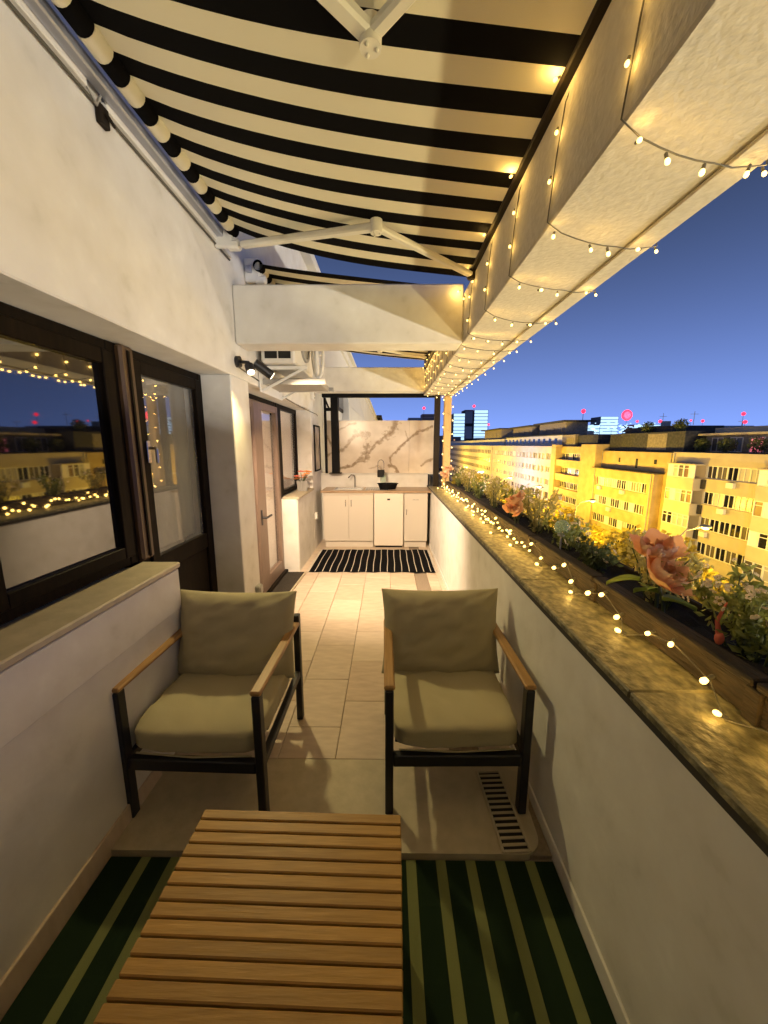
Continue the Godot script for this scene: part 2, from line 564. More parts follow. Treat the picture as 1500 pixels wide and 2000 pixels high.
func build_house() -> void:
	var h := thing("house", "white plastered house along the left of the terrace with dark wooden windows", "house", Vector3(-4, STREET, -3))
	var s := st()
	bx(s, Vector3(-1.55, 2.09, -6.6), Vector3(XO, 4.0, 1.6), .006)            # upper wall
	bx(s, Vector3(-1.55, -.2, -1.92), Vector3(XO, .955, 1.6), .008)           # wall under the big window
	bx(s, Vector3(-1.55, -.2, -3.15), Vector3(XO, 2.09, -2.80), .006)         # pillar
	bx(s, Vector3(-1.55, -.2, -5.62), Vector3(XO, .93, -4.62), .012)          # wall under the second window
	bx(s, Vector3(-1.55, -.2, -6.6), Vector3(XO, 2.09, -5.62), .006)
	bx(s, Vector3(-1.55, -.2, .9), Vector3(XO - .002, 2.09, 1.6))
	bx(s, Vector3(XO + .001, -.2, 1.45), Vector3(.663, 2.9, 1.59), .006)      # unseen end partition, added to keep sky light off the foreground
	obj("wall", s, M.plaster, h, true)
	s = st()
	bx(s, Vector3(XO, .735, -1.915), Vector3(XO + .007, .95, 1.5), .003)
	obj("plaster_band", s, M.plaster, h, true)
	s = st()
	bx(s, Vector3(-12, STREET, -6.6), Vector3(1.1, -.26, 1.6))
	bx(s, Vector3(-12, -.26, -6.6), Vector3(-4.6, 4.0, 1.6))
	obj("lower_storeys", s, M.facade_white, h, true)
	s = st()
	bx(s, Vector3(-4.6, -.2, -6.6), Vector3(-1.56, -.02, 1.6))
	bx(s, Vector3(-4.6, 2.6, -6.6), Vector3(-1.56, 2.7, 1.6))
	bx(s, Vector3(-4.59, 0, -3.05), Vector3(-1.56, 2.6, -2.95))
	bx(s, Vector3(-4.59, 0, 1.5), Vector3(-1.56, 2.6, 1.59))
	bx(s, Vector3(-4.59, 0, -6.59), Vector3(-1.56, 2.6, -6.5))
	bx(s, Vector3(-4.6, 0, -6.5), Vector3(-4.5, 2.6, 1.5))
	obj("interior_wall", s, M.room_wall, h, true)
	s = st()
	bx(s, Vector3(-4.8, 4.0, -6.65), Vector3(-1.0, 4.12, 1.7), .01)
	obj("roof_edge", s, M.facade_white, h, true)
	s = st()
	bx(s, Vector3(XW + .02, .955, -1.93), Vector3(XO + .012, .985, 1.5), .006)
	obj("sill", s, M.slab, h, true)
	s = st()
	bx(s, Vector3(XW + .02, .93, -5.62), Vector3(XO + .015, .962, -4.63), .006)
	obj("sill", s, M.slab, h, true)
	# the big window
	s = st()
	frame_rect(s, XW, .985, 2.085, .85, -1.934, .06, .07)
	frame_rect(s, XW + .012, 1.03, 2.04, -1.16, -1.90, .07, .05, .06)
	frame_rect(s, XW + .012, 1.03, 2.04, .80, -1.155, .10, .05, .06)
	var w := obj("window", s, M.frame_wood, h, true)
	s = st(); bx(s, Vector3(XW - .02, 1.08, -1.84), Vector3(XW - .016, 1.98, -1.22))
	obj("pane", s, M.dark_glass, w)
	s = st(); bx(s, Vector3(XW - .02, 1.08, -1.06), Vector3(XW - .016, 1.98, .72))
	obj("pane", s, M.dark_glass, w)
	s = st(); bx(s, Vector3(XW - .05, .985, -2.035), Vector3(XW + .028, 2.085, -1.935), .012)
	obj("mullion", s, M.mullion_wood, h, true)
	s = st(); bx(s, Vector3(XW + .028, 1.0, -1.995), Vector3(XW + .036, 2.06, -1.975), .003)
	obj("mullion_bead", s, M.frame_wood, h, true)
	# the balcony door beside it
	s = st()
	frame_rect(s, XW, -.0, 2.085, -1.93, -2.80, .05, .07)
	frame_rect(s, XW + .012, .06, 2.04, -2.036, -2.755, .07, .05, .12)
	bx(s, Vector3(XW - .04, .86, -2.685), Vector3(XW + .008, .96, -2.106), .004)
	bx(s, Vector3(XW - .035, .18, -2.685), Vector3(XW - .004, .86, -2.106), .004)
	bx(s, Vector3(XW - .07, 0, -2.05), Vector3(XW - .005, .985, -1.92), .004)
	var d := obj("balcony_door", s, M.frame_wood, h, true)
	s = st(); bx(s, Vector3(XW - .02, .96, -2.685), Vector3(XW - .016, 1.97, -2.106))
	obj("pane", s, M.glass, d)
	s = st()
	sheet(s, func(u, v): return Vector3(XW - .07 + .003 * sin(u * 30.0), .97 + v * 1.02, lerpf(-2.13, -2.69, u)), 60, 1)
	obj("curtain", s, M.curtain, d)
	s = st()
	bx(s, Vector3(XW + .012, 1.50, -2.105), Vector3(XW + .022, 1.62, -2.075), .003)
	tube(s, [Vector3(XW + .02, 1.58, -2.09), Vector3(XW + .06, 1.58, -2.09), Vector3(XW + .062, 1.57, -2.09), Vector3(XW + .062, 1.5, -2.09)], .009)
	obj("handle", s, M.steel, d)
	# the far door and window
	s = st()
	frame_rect(s, XW, 0, 2.085, -3.17, -4.60, .06, .08)
	bx(s, Vector3(XW - .08, .0, -4.74), Vector3(XW + .004, 2.085, -4.61), .006)
	d = obj("balcony_door", s, M.frame_wood, h, true)
	s = st()
	frame_rect(s, XW + .02, .03, 2.03, -3.62, -4.60, .075, .05, .14)
	obj("leaf_frame", s, M.door_wood, d)
	s = st(); bx(s, Vector3(XW - .03, .03, -3.99), Vector3(XW + .036, 2.03, -3.72), .02)
	obj("leaf_stile", s, M.door_wood, d)
	s = st(); bx(s, Vector3(XW - .02, .17, -4.525), Vector3(XW - .016, 1.93, -3.99))
	obj("pane", s, M.glass, d)
	s = st()
	sheet(s, func(u, v): return Vector3(XW - .06 + .006 * sin(u * 40.0), .1 + v * 1.9, lerpf(-3.2, -4.55, u)), 60, 1)
	obj("blind", s, M.blind, d)
	s = st()
	tube(s, [Vector3(XW + .03, .86, -3.8), Vector3(XW + .085, .86, -3.8), Vector3(XW + .09, .86, -3.82), Vector3(XW + .09, .86, -3.95)], .012)
	bx(s, Vector3(XW + .03, .78, -3.82), Vector3(XW + .042, .94, -3.78), .004)
	obj("handle", s, M.black_metal, d)
	s = st()
	frame_rect(s, XW, .962, 2.085, -4.75, -5.62, .055, .08)
	w = obj("window", s, M.frame_wood, h, true)
	s = st(); bx(s, Vector3(XW - .03, 1.01, -5.56), Vector3(XW - .026, 2.03, -4.81))
	obj("pane", s, M.glass, w)
	s = st(); bx(s, Vector3(XW - .08, 1.0, -5.57), Vector3(XW - .075, 2.05, -4.8))
	obj("blind", s, M.blind, w)
	s = st(); bx(s, Vector3(XW - .08, 0, -4.62), Vector3(XW + .06, .035, -3.16), .004)
	obj("threshold", s, M.frame_wood, h, true)

	# the neighbouring house further along the same row
	var n := thing("neighbour_house", "white gabled house wall continuing the row beyond the marble panel", "house", Vector3(-4, STREET, -30))
	s = st()
	bx(s, Vector3(-9, STREET, -70), Vector3(-1.12, 3.75, -6.65))
	obj("wall", s, M.facade_white, n, true)
	s = st()
	bx(s, Vector3(-9, 3.75, -70), Vector3(-1.06, 3.92, -6.66), .01)
	bx(s, Vector3(-9, 3.92, -70), Vector3(-0.98, 4.0, -6.66), .01)
	obj("cornice", s, M.facade_white, n, true)
	for q in [[-8.6, 3.1], [-26, 2.4], [-40, 2.6]]:
		s = st()
		bx(s, Vector3(-1.13, q[1] - .75, q[0] - .9), Vector3(-1.09, q[1], q[0]), .005)
		w = obj("window", s, M.frame_wood, n, true)
		s = st()
		bx(s, Vector3(-1.095, q[1] - .68, q[0] - .83), Vector3(-1.086, q[1] - .07, q[0] - .07))
		obj("pane", s, M.pane_dark, w)
	s = st()
	bx(s, Vector3(-1.12, STREET, -16), Vector3(-.95, 2.55, -9.5), .01)
	poly(s, [Vector3(-1.12, 2.55, -9.5), Vector3(-1.12, 3.3, -9.5), Vector3(-.95, 2.55, -9.5)], Vector3.BACK)
	poly(s, [Vector3(-1.12, 3.3, -9.5), Vector3(-.95, 2.55, -9.5), Vector3(-.95, 2.55, -16), Vector3(-1.12, 3.3, -16)], Vector3.RIGHT)
	obj("buttress", s, M.facade_white, n, true)
	# loose roof-edge gear
	var y := thing("roof_gear", "dark pipes and sheet metal at the far eave of the white neighbouring house", "pipes", Vector3(-.9, 4.0, -34))
	s = st()
	for i in 7:
		tube(s, [Vector3(.05 + .05 * (i % 3), -2.4 + .2 * (i % 2), -i * 2.2), Vector3(.1, -.1 + .15 * sin(i * 2.0), -i * 2.2 - .4)], .09)
	bx(s, Vector3(-.1, -.1, -16), Vector3(.35, .05, 1))
	obj("pipe", s, M.bronze, y)

# ---------------------------------------------------------------- floor
func build_floor() -> void:
	var s := st()
	bx(s, Vector3(-1.5, -.26, -6.6), Vector3(.67, -.012, -1.25))
	bx(s, Vector3(-1.5, -.27, -1.25), Vector3(.67, -.03, 1.6))
	bx(s, Vector3(-1.12, -.27, -1.26), Vector3(.67, -.03, -1.25))
	var f := obj("terrace_floor", s, M.grout, self)
	tag(f, "", "", "", "structure")
	var meshes := []
	for L in [.4475, .2225, .1]:
		var t := st()
		box(t, Vector3.ZERO, Vector3(.297, .012, L), .0025)
		meshes.append(t.commit())
	var narrow := st()
	box(narrow, Vector3.ZERO, Vector3(.115, .012, .2), .0025)
	var nm := narrow.commit()
	var mats := [M.tile, M.tile_pale, M.tile_warm, M.tile]
	for c in 6:
		var x := -1.02 + c * .3
		if c == 5: continue
		var z := -1.70 - (.225 if c % 2 == 0 else 0.0)
		if c % 2 == 0:
			piece("floor_tile", meshes[1], mats[rng.randi() % 4], f, Vector3(x, -.006, -1.6995 - .1125))
		while z > -6.2:
			piece("floor_tile", meshes[0], mats[rng.randi() % 4], f, Vector3(x, -.006 + rng.randf_range(-.0006, .0006), z - .2235))
			z -= .45
	for i in 22:
		piece("floor_tile", nm, mats[rng.randi() % 4], f, Vector3(.545, -.0064, -1.79 - i * .202))
	s = st()
	bx(s, Vector3(.604, -.012, -6.2), Vector3(.664, -.001, -1.7), .002)
	obj("border_strip", s, M.tile_pale, f)
	s = st()
	var p := PackedVector2Array([Vector2(-1.12, -1.697), Vector2(.655, -1.697), Vector2(.655, -1.5), Vector2(.63, -1.44), Vector2(.625, -1.33)])
	for i in 9:
		var a := deg_to_rad(i * 90.0 / 8)
		p.append(Vector2(.54 + .085 * cos(a), -1.33 + .085 * sin(a)))
	p.append(Vector2(-1.12, -1.245))
	prism(s, p, -.03, .0)
	obj("screed_slab", s, M.slab, f)
	# strip of wall skirting in the same tile
	s = st()
	bx(s, Vector3(-1.12, -.03, -1.6), Vector3(-1.108, .075, 1.5), .003)
	obj("skirting", s, M.tile, f)
	# drain
	var d := thing("drain_grate", "rusty slotted floor drain beside the right armchair, under its front corner", "drain", Vector3(.507, .002, -1.44), .05)
	s = st()
	box(s, Vector3(0, -.0006, 0), Vector3(.1, .002, .36))
	obj("recess_sheet", s, M.dark, d)  # near-black sheet standing in for the shade inside the drain recess
	s = st()
	for e in [-1, 1]:
		box(s, Vector3(.055 * e, .003, 0), Vector3(.011, .009, .385), .002)
		box(s, Vector3(0, .003, .187 * e), Vector3(.099, .009, .011), .002)
	obj("frame", s, M.slab, d)
	var b := st()
	box(b, Vector3.ZERO, Vector3(.097, .007, .011), .002)
	var bm := b.commit()
	for i in 13: piece("bar", bm, M.slab, d, Vector3(0, .0035, -.162 + i * .027))

# ---------------------------------------------------------------- parapet
func build_parapet() -> void:
	var o := thing("parapet_wall", "white parapet wall on the right with a mottled stone coping", "wall", Vector3(.75, -.27, -2.5))
	var s := st()
	bx(s, Vector3(.665, -.27, -6.5), Vector3(1.1, .905, 1.6), .004)
	obj("wall", s, M.plaster, o, true)
	s = st()
	bx(s, Vector3(.656, -.03, -6.0), Vector3(.6651, .045, 1.5), .002)
	obj("skirting", s, M.plaster, o, true)
	s = st()
	bx(s, Vector3(.648, .906, -6.45), Vector3(1.12, .93, 1.6), .002)
	obj("dark_course", s, M.coping_edge, o, true)  # near-black strip under the coping stones
	for i in 9:
		s = st()
		bx(s, Vector3(.640, .931, -5.95 + i * .84), Vector3(1.13, .957, -5.95 + i * .84 + .838), .005)
		obj("coping_stone", s, M.coping, o, true)

func build_beams() -> void:
	var a := thing("concrete_beam", "long plastered beam over the parapet, wrapped in fairy lights", "beam", Vector3(.755, 2.33, -2.2))
	var s := st()
	bx(s, Vector3(.54, 2.33, -5.98), Vector3(.975, 2.665, 1.6), .006)
	obj("beam_body", s, M.rough_plaster, a, true)
	s = st()
	bx(s, Vector3(.885, 2.318, -5.98), Vector3(.972, 2.3295, 1.6), .004)
	obj("drip_edge", s, M.rough_plaster, a, true)
	var b := thing("concrete_beam", "nearer white cross beam between the house wall and the long beam, under the first awning", "beam", Vector3(-.3, 2.33, -3.03))
	s = st()
	bx(s, Vector3(XO + .001, 2.325, -3.16), Vector3(.5395, 2.725, -2.93), .01)
	obj("beam_body", s, M.plaster, b, true)
	var c := thing("concrete_beam", "farther white cross beam above the kitchen counter", "beam", Vector3(-.3, 2.37, -5.85))
	s = st()
	bx(s, Vector3(XO + .001, 2.36, -5.97), Vector3(.5395, 2.70, -5.75), .01)
	obj("beam_body", s, M.plaster, c, true)

# ---------------------------------------------------------------- kitchen
func marble_image() -> ImageTexture:
	var W := 1024
	var H := 512
	var im := Image.create(W, H, false, Image.FORMAT_RGB8)
	var n1 := FastNoiseLite.new(); n1.seed = 3; n1.frequency = .006; n1.fractal_octaves = 5
	var n2 := FastNoiseLite.new(); n2.seed = 8; n2.frequency = .02; n2.fractal_octaves = 4
	var V := [  # veins in panel units: list of points, width, strength
		[[[.12, .58], [.2, .43], [.27, .28], [.37, .25]], .012, .8], [[[.27, .27], [.33, .24], [.375, .3], [.375, .23]], .028, .7],
		[[[.38, .62], [.46, .43], [.55, .31], [.61, .17], [.65, .02]], .012, .9], [[[.55, .3], [.6, .2], [.63, .05]], .035, .75],
		[[[.12, .94], [.26, .82], [.35, .75], [.385, .45]], .011, 1.0], [[[.31, .75], [.36, .68], [.375, .5]], .035, .8],
		[[[.6, .84], [.585, .7], [.65, .55], [.71, .43], [.77, .31], [.95, .1]], .009, .9], [[[.57, .85], [.62, .88], [.645, .97]], .014, .9],
		[[[.12, .17], [.2, .1], [.28, .06]], .008, .6], [[[.86, .85], [.93, .75], [.99, .69]], .008, .7], [[[.0, .2], [.05, .42], [.1, .5]], .012, .8],
		[[[.0, .7], [.06, .6], [.11, .75]], .008, .7], [[[.71, .2], [.74, .34], [.71, .48]], .006, .5], [[[.4, .9], [.48, .86], [.53, .97]], .006, .4]]
	for j in H:
		for i in W:
			var p := Vector2(float(i) / W, float(j) / H)
			p += Vector2(n1.get_noise_2d(i, j), n1.get_noise_2d(i + 900, j)) * Vector2(.02, .04)
			var fine := n2.get_noise_2d(i, j)
			var t := 0.0
			for v in V:
				var best := 9.0
				for k in v[0].size() - 1:
					var a := Vector2(v[0][k][0], v[0][k][1])
					var b := Vector2(v[0][k + 1][0], v[0][k + 1][1])
					if p.x < minf(a.x, b.x) - .08 or p.x > maxf(a.x, b.x) + .08: continue
					var ab := (b - a) * Vector2(2, 1)
					var ap := (p - a) * Vector2(2, 1)
					best = minf(best, (ap - ab * clampf(ap.dot(ab) / ab.length_squared(), 0, 1)).length())
				var w: float = v[1] * 1.25 * (1.0 + 1.3 * fine)
				t = maxf(t, v[2] * (1.0 - smoothstep(w * .45, w * 1.9 + .01, best)) * (.8 + .4 * fine))
			var base := Color(.83, .79, .74).lerp(Color(.74, .69, .63), clampf(.5 + n1.get_noise_2d(i * .6 + 300, j * .6) * .9, 0, 1))
			im.set_pixel(i, j, base.lerp(Color(.5, .43, .35), clampf(t, 0, 1)))
	return ImageTexture.create_from_image(im)

func build_kitchen() -> void:
	var s := st()
	var w := thing("kitchen_back_wall", "low white wall behind the kitchen counter", "wall", Vector3(-.2, 0, -6.4))
	s = st()
	bx(s, Vector3(XO + .002, -.2, -6.5), Vector3(.664, 1.115, -6.31), .008)
	obj("wall", s, M.plaster, w, true)
	s = st()
	bx(s, Vector3(XO + .002, 1.115, -6.5), Vector3(.9, 1.13, -6.29), .004)
	obj("ledge", s, M.plaster, w, true)
	var m := thing("marble_panel", "veined white marble panel standing behind the kitchen counter", "panel", Vector3(-.1, 1.13, -6.34))
	var mm := mat("marble", Color.WHITE, .25)
	mm.albedo_texture = marble_image()
	for q in [[-1.04, .345], [.3465, .79]]:
		s = st()
		bx(s, Vector3(q[0], 1.13, -6.36), Vector3(q[1], 1.985, -6.335), .002)
		# front face carries the print, mapped over the whole panel
		for v in [[0, 0], [1, 1], [1, 0], [0, 0], [0, 1], [1, 1]]:
			s.set_normal(Vector3.BACK)
			var px := lerpf(q[0] + .002, q[1] - .002, v[0])
			var py := lerpf(1.132, 1.983, v[1])
			s.set_uv(Vector2((px + 1.04) / 1.84, (1.985 - py) / .86))
			s.add_vertex(Vector3(px, py, -6.3335))
		obj("slab", s, mm, m, true)
	var fr := thing("steel_frame", "black steel frame of two posts and a top rail round the marble panel", "frame", Vector3(-.1, .9, -6.2))
	s = st(); bx(s, Vector3(-.915, 1.13, -6.30), Vector3(-.80, 2.335, -6.19), .006); obj("post", s, M.black_paint, fr, true)
	s = st(); bx(s, Vector3(-.955, 1.131, -6.302), Vector3(-.76, 1.142, -6.15), .003); obj("base_plate", s, M.black_paint, fr, true)
	s = st(); bx(s, Vector3(-1.04, 1.13, -6.32), Vector3(-1.0, 2.335, -6.28), .004); obj("post", s, M.black_paint, fr, true)
	s = st(); bx(s, Vector3(.70, .958, -5.95), Vector3(.785, 2.328, -5.87), .006); obj("post", s, M.bronze, fr, true)
	s = st(); bx(s, Vector3(-1.05, 2.335, -6.30), Vector3(.80, 2.395, -6.2), .006); obj("rail", s, M.black_paint, fr, true)
	s = st(); bx(s, Vector3(-1.0, 2.13, -6.29), Vector3(-.9, 2.18, -6.26), .004); tube(s, [Vector3(-1.0, 2.3, -6.24), Vector3(-.96, 2.2, -6.23), Vector3(-.93, 2.14, -6.24)], .015); obj("brace", s, M.black_paint, fr, true)
	var yp := thing("wooden_post", "pale wooden post under the far end of the long beam, beside the black post", "post", Vector3(.895, .957, -5.91))
	s = st(); bx(s, Vector3(.845, .957, -5.965), Vector3(.95, 2.318, -5.86), .006); obj("post_body", s, M.post_wood, yp, true)

	var c := thing("kitchen_cabinet", "cream base cabinet with two doors under the sink", "cabinet", Vector3(-.6, 0, -6.0))
	s = st(); bx(s, Vector3(-1.0, .10, -6.30), Vector3(-.225, .868, -5.80)); obj("carcass", s, M.cabinet, c, true)
	s = st(); bx(s, Vector3(-.985, .0, -6.3), Vector3(-.23, .099, -5.815), .003); obj("plinth", s, M.cabinet, c, true)
	s = st(); bx(s, Vector3(-1.0, .835, -5.80), Vector3(-.225, .868, -5.782), .002); obj("top_rail", s, M.cabinet, c, true)
	for q in [[-.998, -.613, -.655], [-.609, -.228, -.568]]:
		s = st(); bx(s, Vector3(q[0], .104, -5.799), Vector3(q[1], .831, -5.78), .004)
		var dr := obj("door", s, M.cabinet, c, true)
		s = st(); tube(s, [Vector3(q[2], .66, -5.78), Vector3(q[2], .66, -5.757), Vector3(q[2], .755, -5.757), Vector3(q[2], .755, -5.78)], .005); obj("handle", s, M.steel, dr)
	var f := thing("mini_fridge", "white under-counter fridge between the two cream cabinets", "fridge", Vector3(.013, 0, -6.0))
	s = st(); bx(s, Vector3(-.215, .03, -6.29), Vector3(.24, .86, -5.80), .006); obj("body", s, M.fridge, f, true)
	s = st(); bx(s, Vector3(-.215, .035, -5.797), Vector3(.24, .862, -5.755), .01)
	var fd := obj("door", s, M.fridge, f, true)
	s = st(); bx(s, Vector3(-.013, .755, -5.756), Vector3(.032, .782, -5.7535)); obj("badge", s, M.dark, fd)
	s = st(); bx(s, Vector3(-.20, 0, -6.28), Vector3(.225, .03, -5.80)); obj("base", s, M.dark, f, true)
	var c2 := thing("kitchen_cabinet", "narrow cream base cabinet with one door next to the parapet", "cabinet", Vector3(.43, 0, -6.0))
	s = st(); bx(s, Vector3(.25, .10, -6.30), Vector3(.615, .868, -5.80)); obj("carcass", s, M.cabinet, c2, true)
	s = st(); bx(s, Vector3(.252, .0, -6.3), Vector3(.60, .099, -5.815), .003); obj("plinth", s, M.cabinet, c2, true)
	s = st(); bx(s, Vector3(.252, .104, -5.799), Vector3(.612, .862, -5.78), .004)
	var d2 := obj("door", s, M.cabinet, c2, true)
	s = st(); tube(s, [Vector3(.285, .53, -5.78), Vector3(.285, .53, -5.757), Vector3(.285, .61, -5.757), Vector3(.285, .61, -5.78)], .005); obj("handle", s, M.steel, d2)
	s = st()
	for i in 8: bx(s, Vector3(.38 + i * .0125, .752 + .002 * (i % 2), -5.7815), Vector3(.389 + i * .0125, .764 + .003 * ((i * 3) % 4), -5.779))
	obj("lettering", s, M.grey_plastic, d2)
	var t := thing("worktop", "brown wood-grained kitchen worktop with inset sink", "countertop", Vector3(-.2, .87, -6.05))
	s = st()
	bx(s, Vector3(-1.035, .869, -6.305), Vector3(-.85, .90, -5.755), .004)
	bx(s, Vector3(-.40, .869, -6.305), Vector3(.655, .90, -5.755), .004)
	bx(s, Vector3(-.85, .869, -5.87), Vector3(-.40, .8998, -5.755), .004)
	bx(s, Vector3(-.85, .869, -6.305), Vector3(-.40, .8998, -6.22), .004)
	obj("top", s, M.worktop, t, true)
	s = st()
	bx(s, Vector3(-.85, .76, -6.22), Vector3(-.40, .765, -5.87))
	bx(s, Vector3(-.855, .765, -6.22), Vector3(-.845, .903, -5.87)); bx(s, Vector3(-.405, .765, -6.22), Vector3(-.395, .903, -5.87))
	bx(s, Vector3(-.845, .765, -5.88), Vector3(-.405, .903, -5.87)); bx(s, Vector3(-.845, .765, -6.225), Vector3(-.405, .903, -6.215))
	obj("sink", s, M.steel, t, true)
	s = st()
	bx(s, Vector3(-.36, .9, -6.2), Vector3(.0, .906, -5.82), .002)
	for i in 9: bx(s, Vector3(-.34 + i * .037, .906, -6.18), Vector3(-.325 + i * .037, .91, -5.85), .001)
	obj("drainer", s, M.steel, t, true)
	s = st()
	tube(s, [Vector3(-.55, .9, -6.26), Vector3(-.55, 1.06, -6.26), Vector3(-.56, 1.10, -6.25), Vector3(-.6, 1.11, -6.2), Vector3(-.64, 1.07, -6.14)], .012)
	obj("faucet", s, M.steel, t, true)
	var l := thing("soap_bottle", "clear bottle with black collar and tall wire loop on the worktop", "bottle", Vector3(-.08, .901, -6.12))
	s = st(); lathe(s, [Vector2(.045, 0), Vector2(.048, .02), Vector2(.048, .19), Vector2(.03, .21)], 20); obj("body", s, M.bottle_glass, l)
	s = st(); lathe(s, [Vector2(0, .18), Vector2(.056, .18), Vector2(.058, .19), Vector2(.058, .285), Vector2(.05, .295), Vector2(0, .295)], 20, Transform3D(Basis(), Vector3(-.035, 0, 0))); obj("collar", s, M.dark, l)
	s = st()
	var lp := []
	for i in 13: lp.append(Vector3(-.035 - .048 * cos(PI * i / 12), .40 + .055 * sin(PI * i / 12), 0))
	lp.push_front(Vector3(-.083, .29, 0)); lp.append(Vector3(.013, .29, 0))
	tube(s, lp, .006); obj("loop", s, M.steel, l)
	var bo := thing("black_basin", "black basin standing on the worktop above the fridge", "basin", Vector3(-.005, .907, -5.93))
	s = st()
	lathe(s, [Vector2(0, .004), Vector2(.125, .004), Vector2(.155, .085), Vector2(.17, .088), Vector2(.168, .094), Vector2(.15, .092), Vector2(.118, .012), Vector2(0, .012)], 28, Transform3D(Basis.from_scale(Vector3(1, 1, .65)), Vector3.ZERO))
	obj("bowl", s, M.black_paint, bo)

# ---------------------------------------------------------------- awnings
func awning(label: String, z_near: float, z_far: float, arms: Array, by := 2.677, droop := .05) -> void:
	var rx := -1.0
	var ry := 2.952
	var bx_ := .525
	var o := thing("striped_awning", label, "awning", Vector3(-1.1, 2.9, (z_near + z_far) / 2), 0.0, "striped awnings between the house wall and the long beam")
	var pitch := .0878
	var base := -1.49
	var fabs := [st(), st()]
	var rolls := [st(), st()]
	var k0 := int(floor((z_near - base) / -pitch))
	var sag := func(u: float, z: float) -> Vector3:
		var a := Vector3(rx + .035, ry + .004, z)
		var b := Vector3(bx_, by, z)
		var p := a.lerp(b, u)
		p.y -= droop * sin(PI * pow(u, .8)) + .004 * sin(z * 9.0 + u * 3.0) * sin(PI * u)
		return p
	var k := k0
	while true:
		var za := minf(z_near, base - k * pitch)
		var zb := maxf(z_far, base - (k + 1) * pitch)
		if za <= z_far + .001: break
		var which := posmod(k, 2)
		var s: SurfaceTool = fabs[which]
		sheet(s, func(u, v): return sag.call(u, lerpf(za, zb, v)), 14, 1)
		lathe(rolls[which], [Vector2(.036, 0), Vector2(.037, (za - zb))], 16, Transform3D(Basis(Vector3.RIGHT, Vector3(0, 0, 1), Vector3(0, -1, 0)), Vector3(rx, ry, zb)))
		k += 1
	obj("fabric", two_tone(fabs[0], fabs[1], M.canvas_cream, M.canvas_black), null, o, true)
	obj("roller", two_tone(rolls[0], rolls[1], M.canvas_cream, M.canvas_black), null, o, true)
	var s := st()
	bx(s, Vector3(bx_ - .012, 2.666, z_far - .01), Vector3(bx_ + .03, by + .03, z_near), .006)
	obj("front_bar", s, M.bronze, o, true)
	s = st()
	bx(s, Vector3(rx - .10, ry - .045, z_far), Vector3(rx - .055, ry + .0, z_near), .006)
	obj("torsion_bar", s, M.awning_bar, o, true)
	for q in [z_far + .02, z_near - .05]:
		s = st()
		box(s, Vector3(rx - .06, ry - .02, q), Vector3(.12, .17, .035), .01)
		box(s, Vector3(rx + .0, ry - .085, q - .01), Vector3(.09, .05, .06), .012)
		box(s, Vector3(rx - .02, ry - .03, q - .03), Vector3(.06, .06, .05), .01)
		lathe(s, [Vector2(0, 0), Vector2(.028, 0), Vector2(.028, .05), Vector2(.012, .055), Vector2(.012, .075), Vector2(0, .075)], 14, Transform3D(Basis(Vector3.RIGHT, Vector3(0, 0, 1), Vector3(0, -1, 0)), Vector3(rx, ry - .05, q - .09)))
		obj("bracket", s, M.white_metal, o, true)
	for q in arms:
		s = st()
		bar(s, q[0], q[1], .05, .034, .008)
		var am := obj("folding_arm", s, M.white_metal, o, true)
		s = st()
		bar(s, q[1], q[2], .04, .03, .008)
		obj("forearm", s, M.white_metal, am)
		s = st()
		lathe(s, [Vector2(0, -.03), Vector2(.03, -.03), Vector2(.032, .03), Vector2(.012, .034), Vector2(0, .034)], 14, Transform3D(Basis(), q[1]))
		for e in 3: ball(s, q[1] + Vector3(.018 * cos(e * 2.1), -.033, .018 * sin(e * 2.1)), Vector3.ONE * .006, 8, 4)
		obj("elbow", s, M.white_metal, am)
		s = st()
		lathe(s, [Vector2(0, -.025), Vector2(.024, -.025), Vector2(.024, .03), Vector2(0, .03)], 12, Transform3D(Basis(), q[2]))
		obj("wrist", s, M.bronze, am)

func build_awnings() -> void:
	awning("nearer black and cream striped awning overhead with folding arms", 1.0, -2.715, [
		[Vector3(-.93, 2.85, -2.66), Vector3(-.063, 2.70, -2.17), Vector3(.52, 2.645, -2.60)],
		[Vector3(-.93, 2.85, -.55), Vector3(-.05, 2.69, -1.235), Vector3(.52, 2.645, -.62)]])
	awning("farther black and cream striped awning behind the nearer cross beam", -3.17, -5.72, [
		[Vector3(-.93, 2.85, -5.3), Vector3(-.1, 2.72, -4.8), Vector3(.5, 2.72, -5.25)]], 2.785, .012)

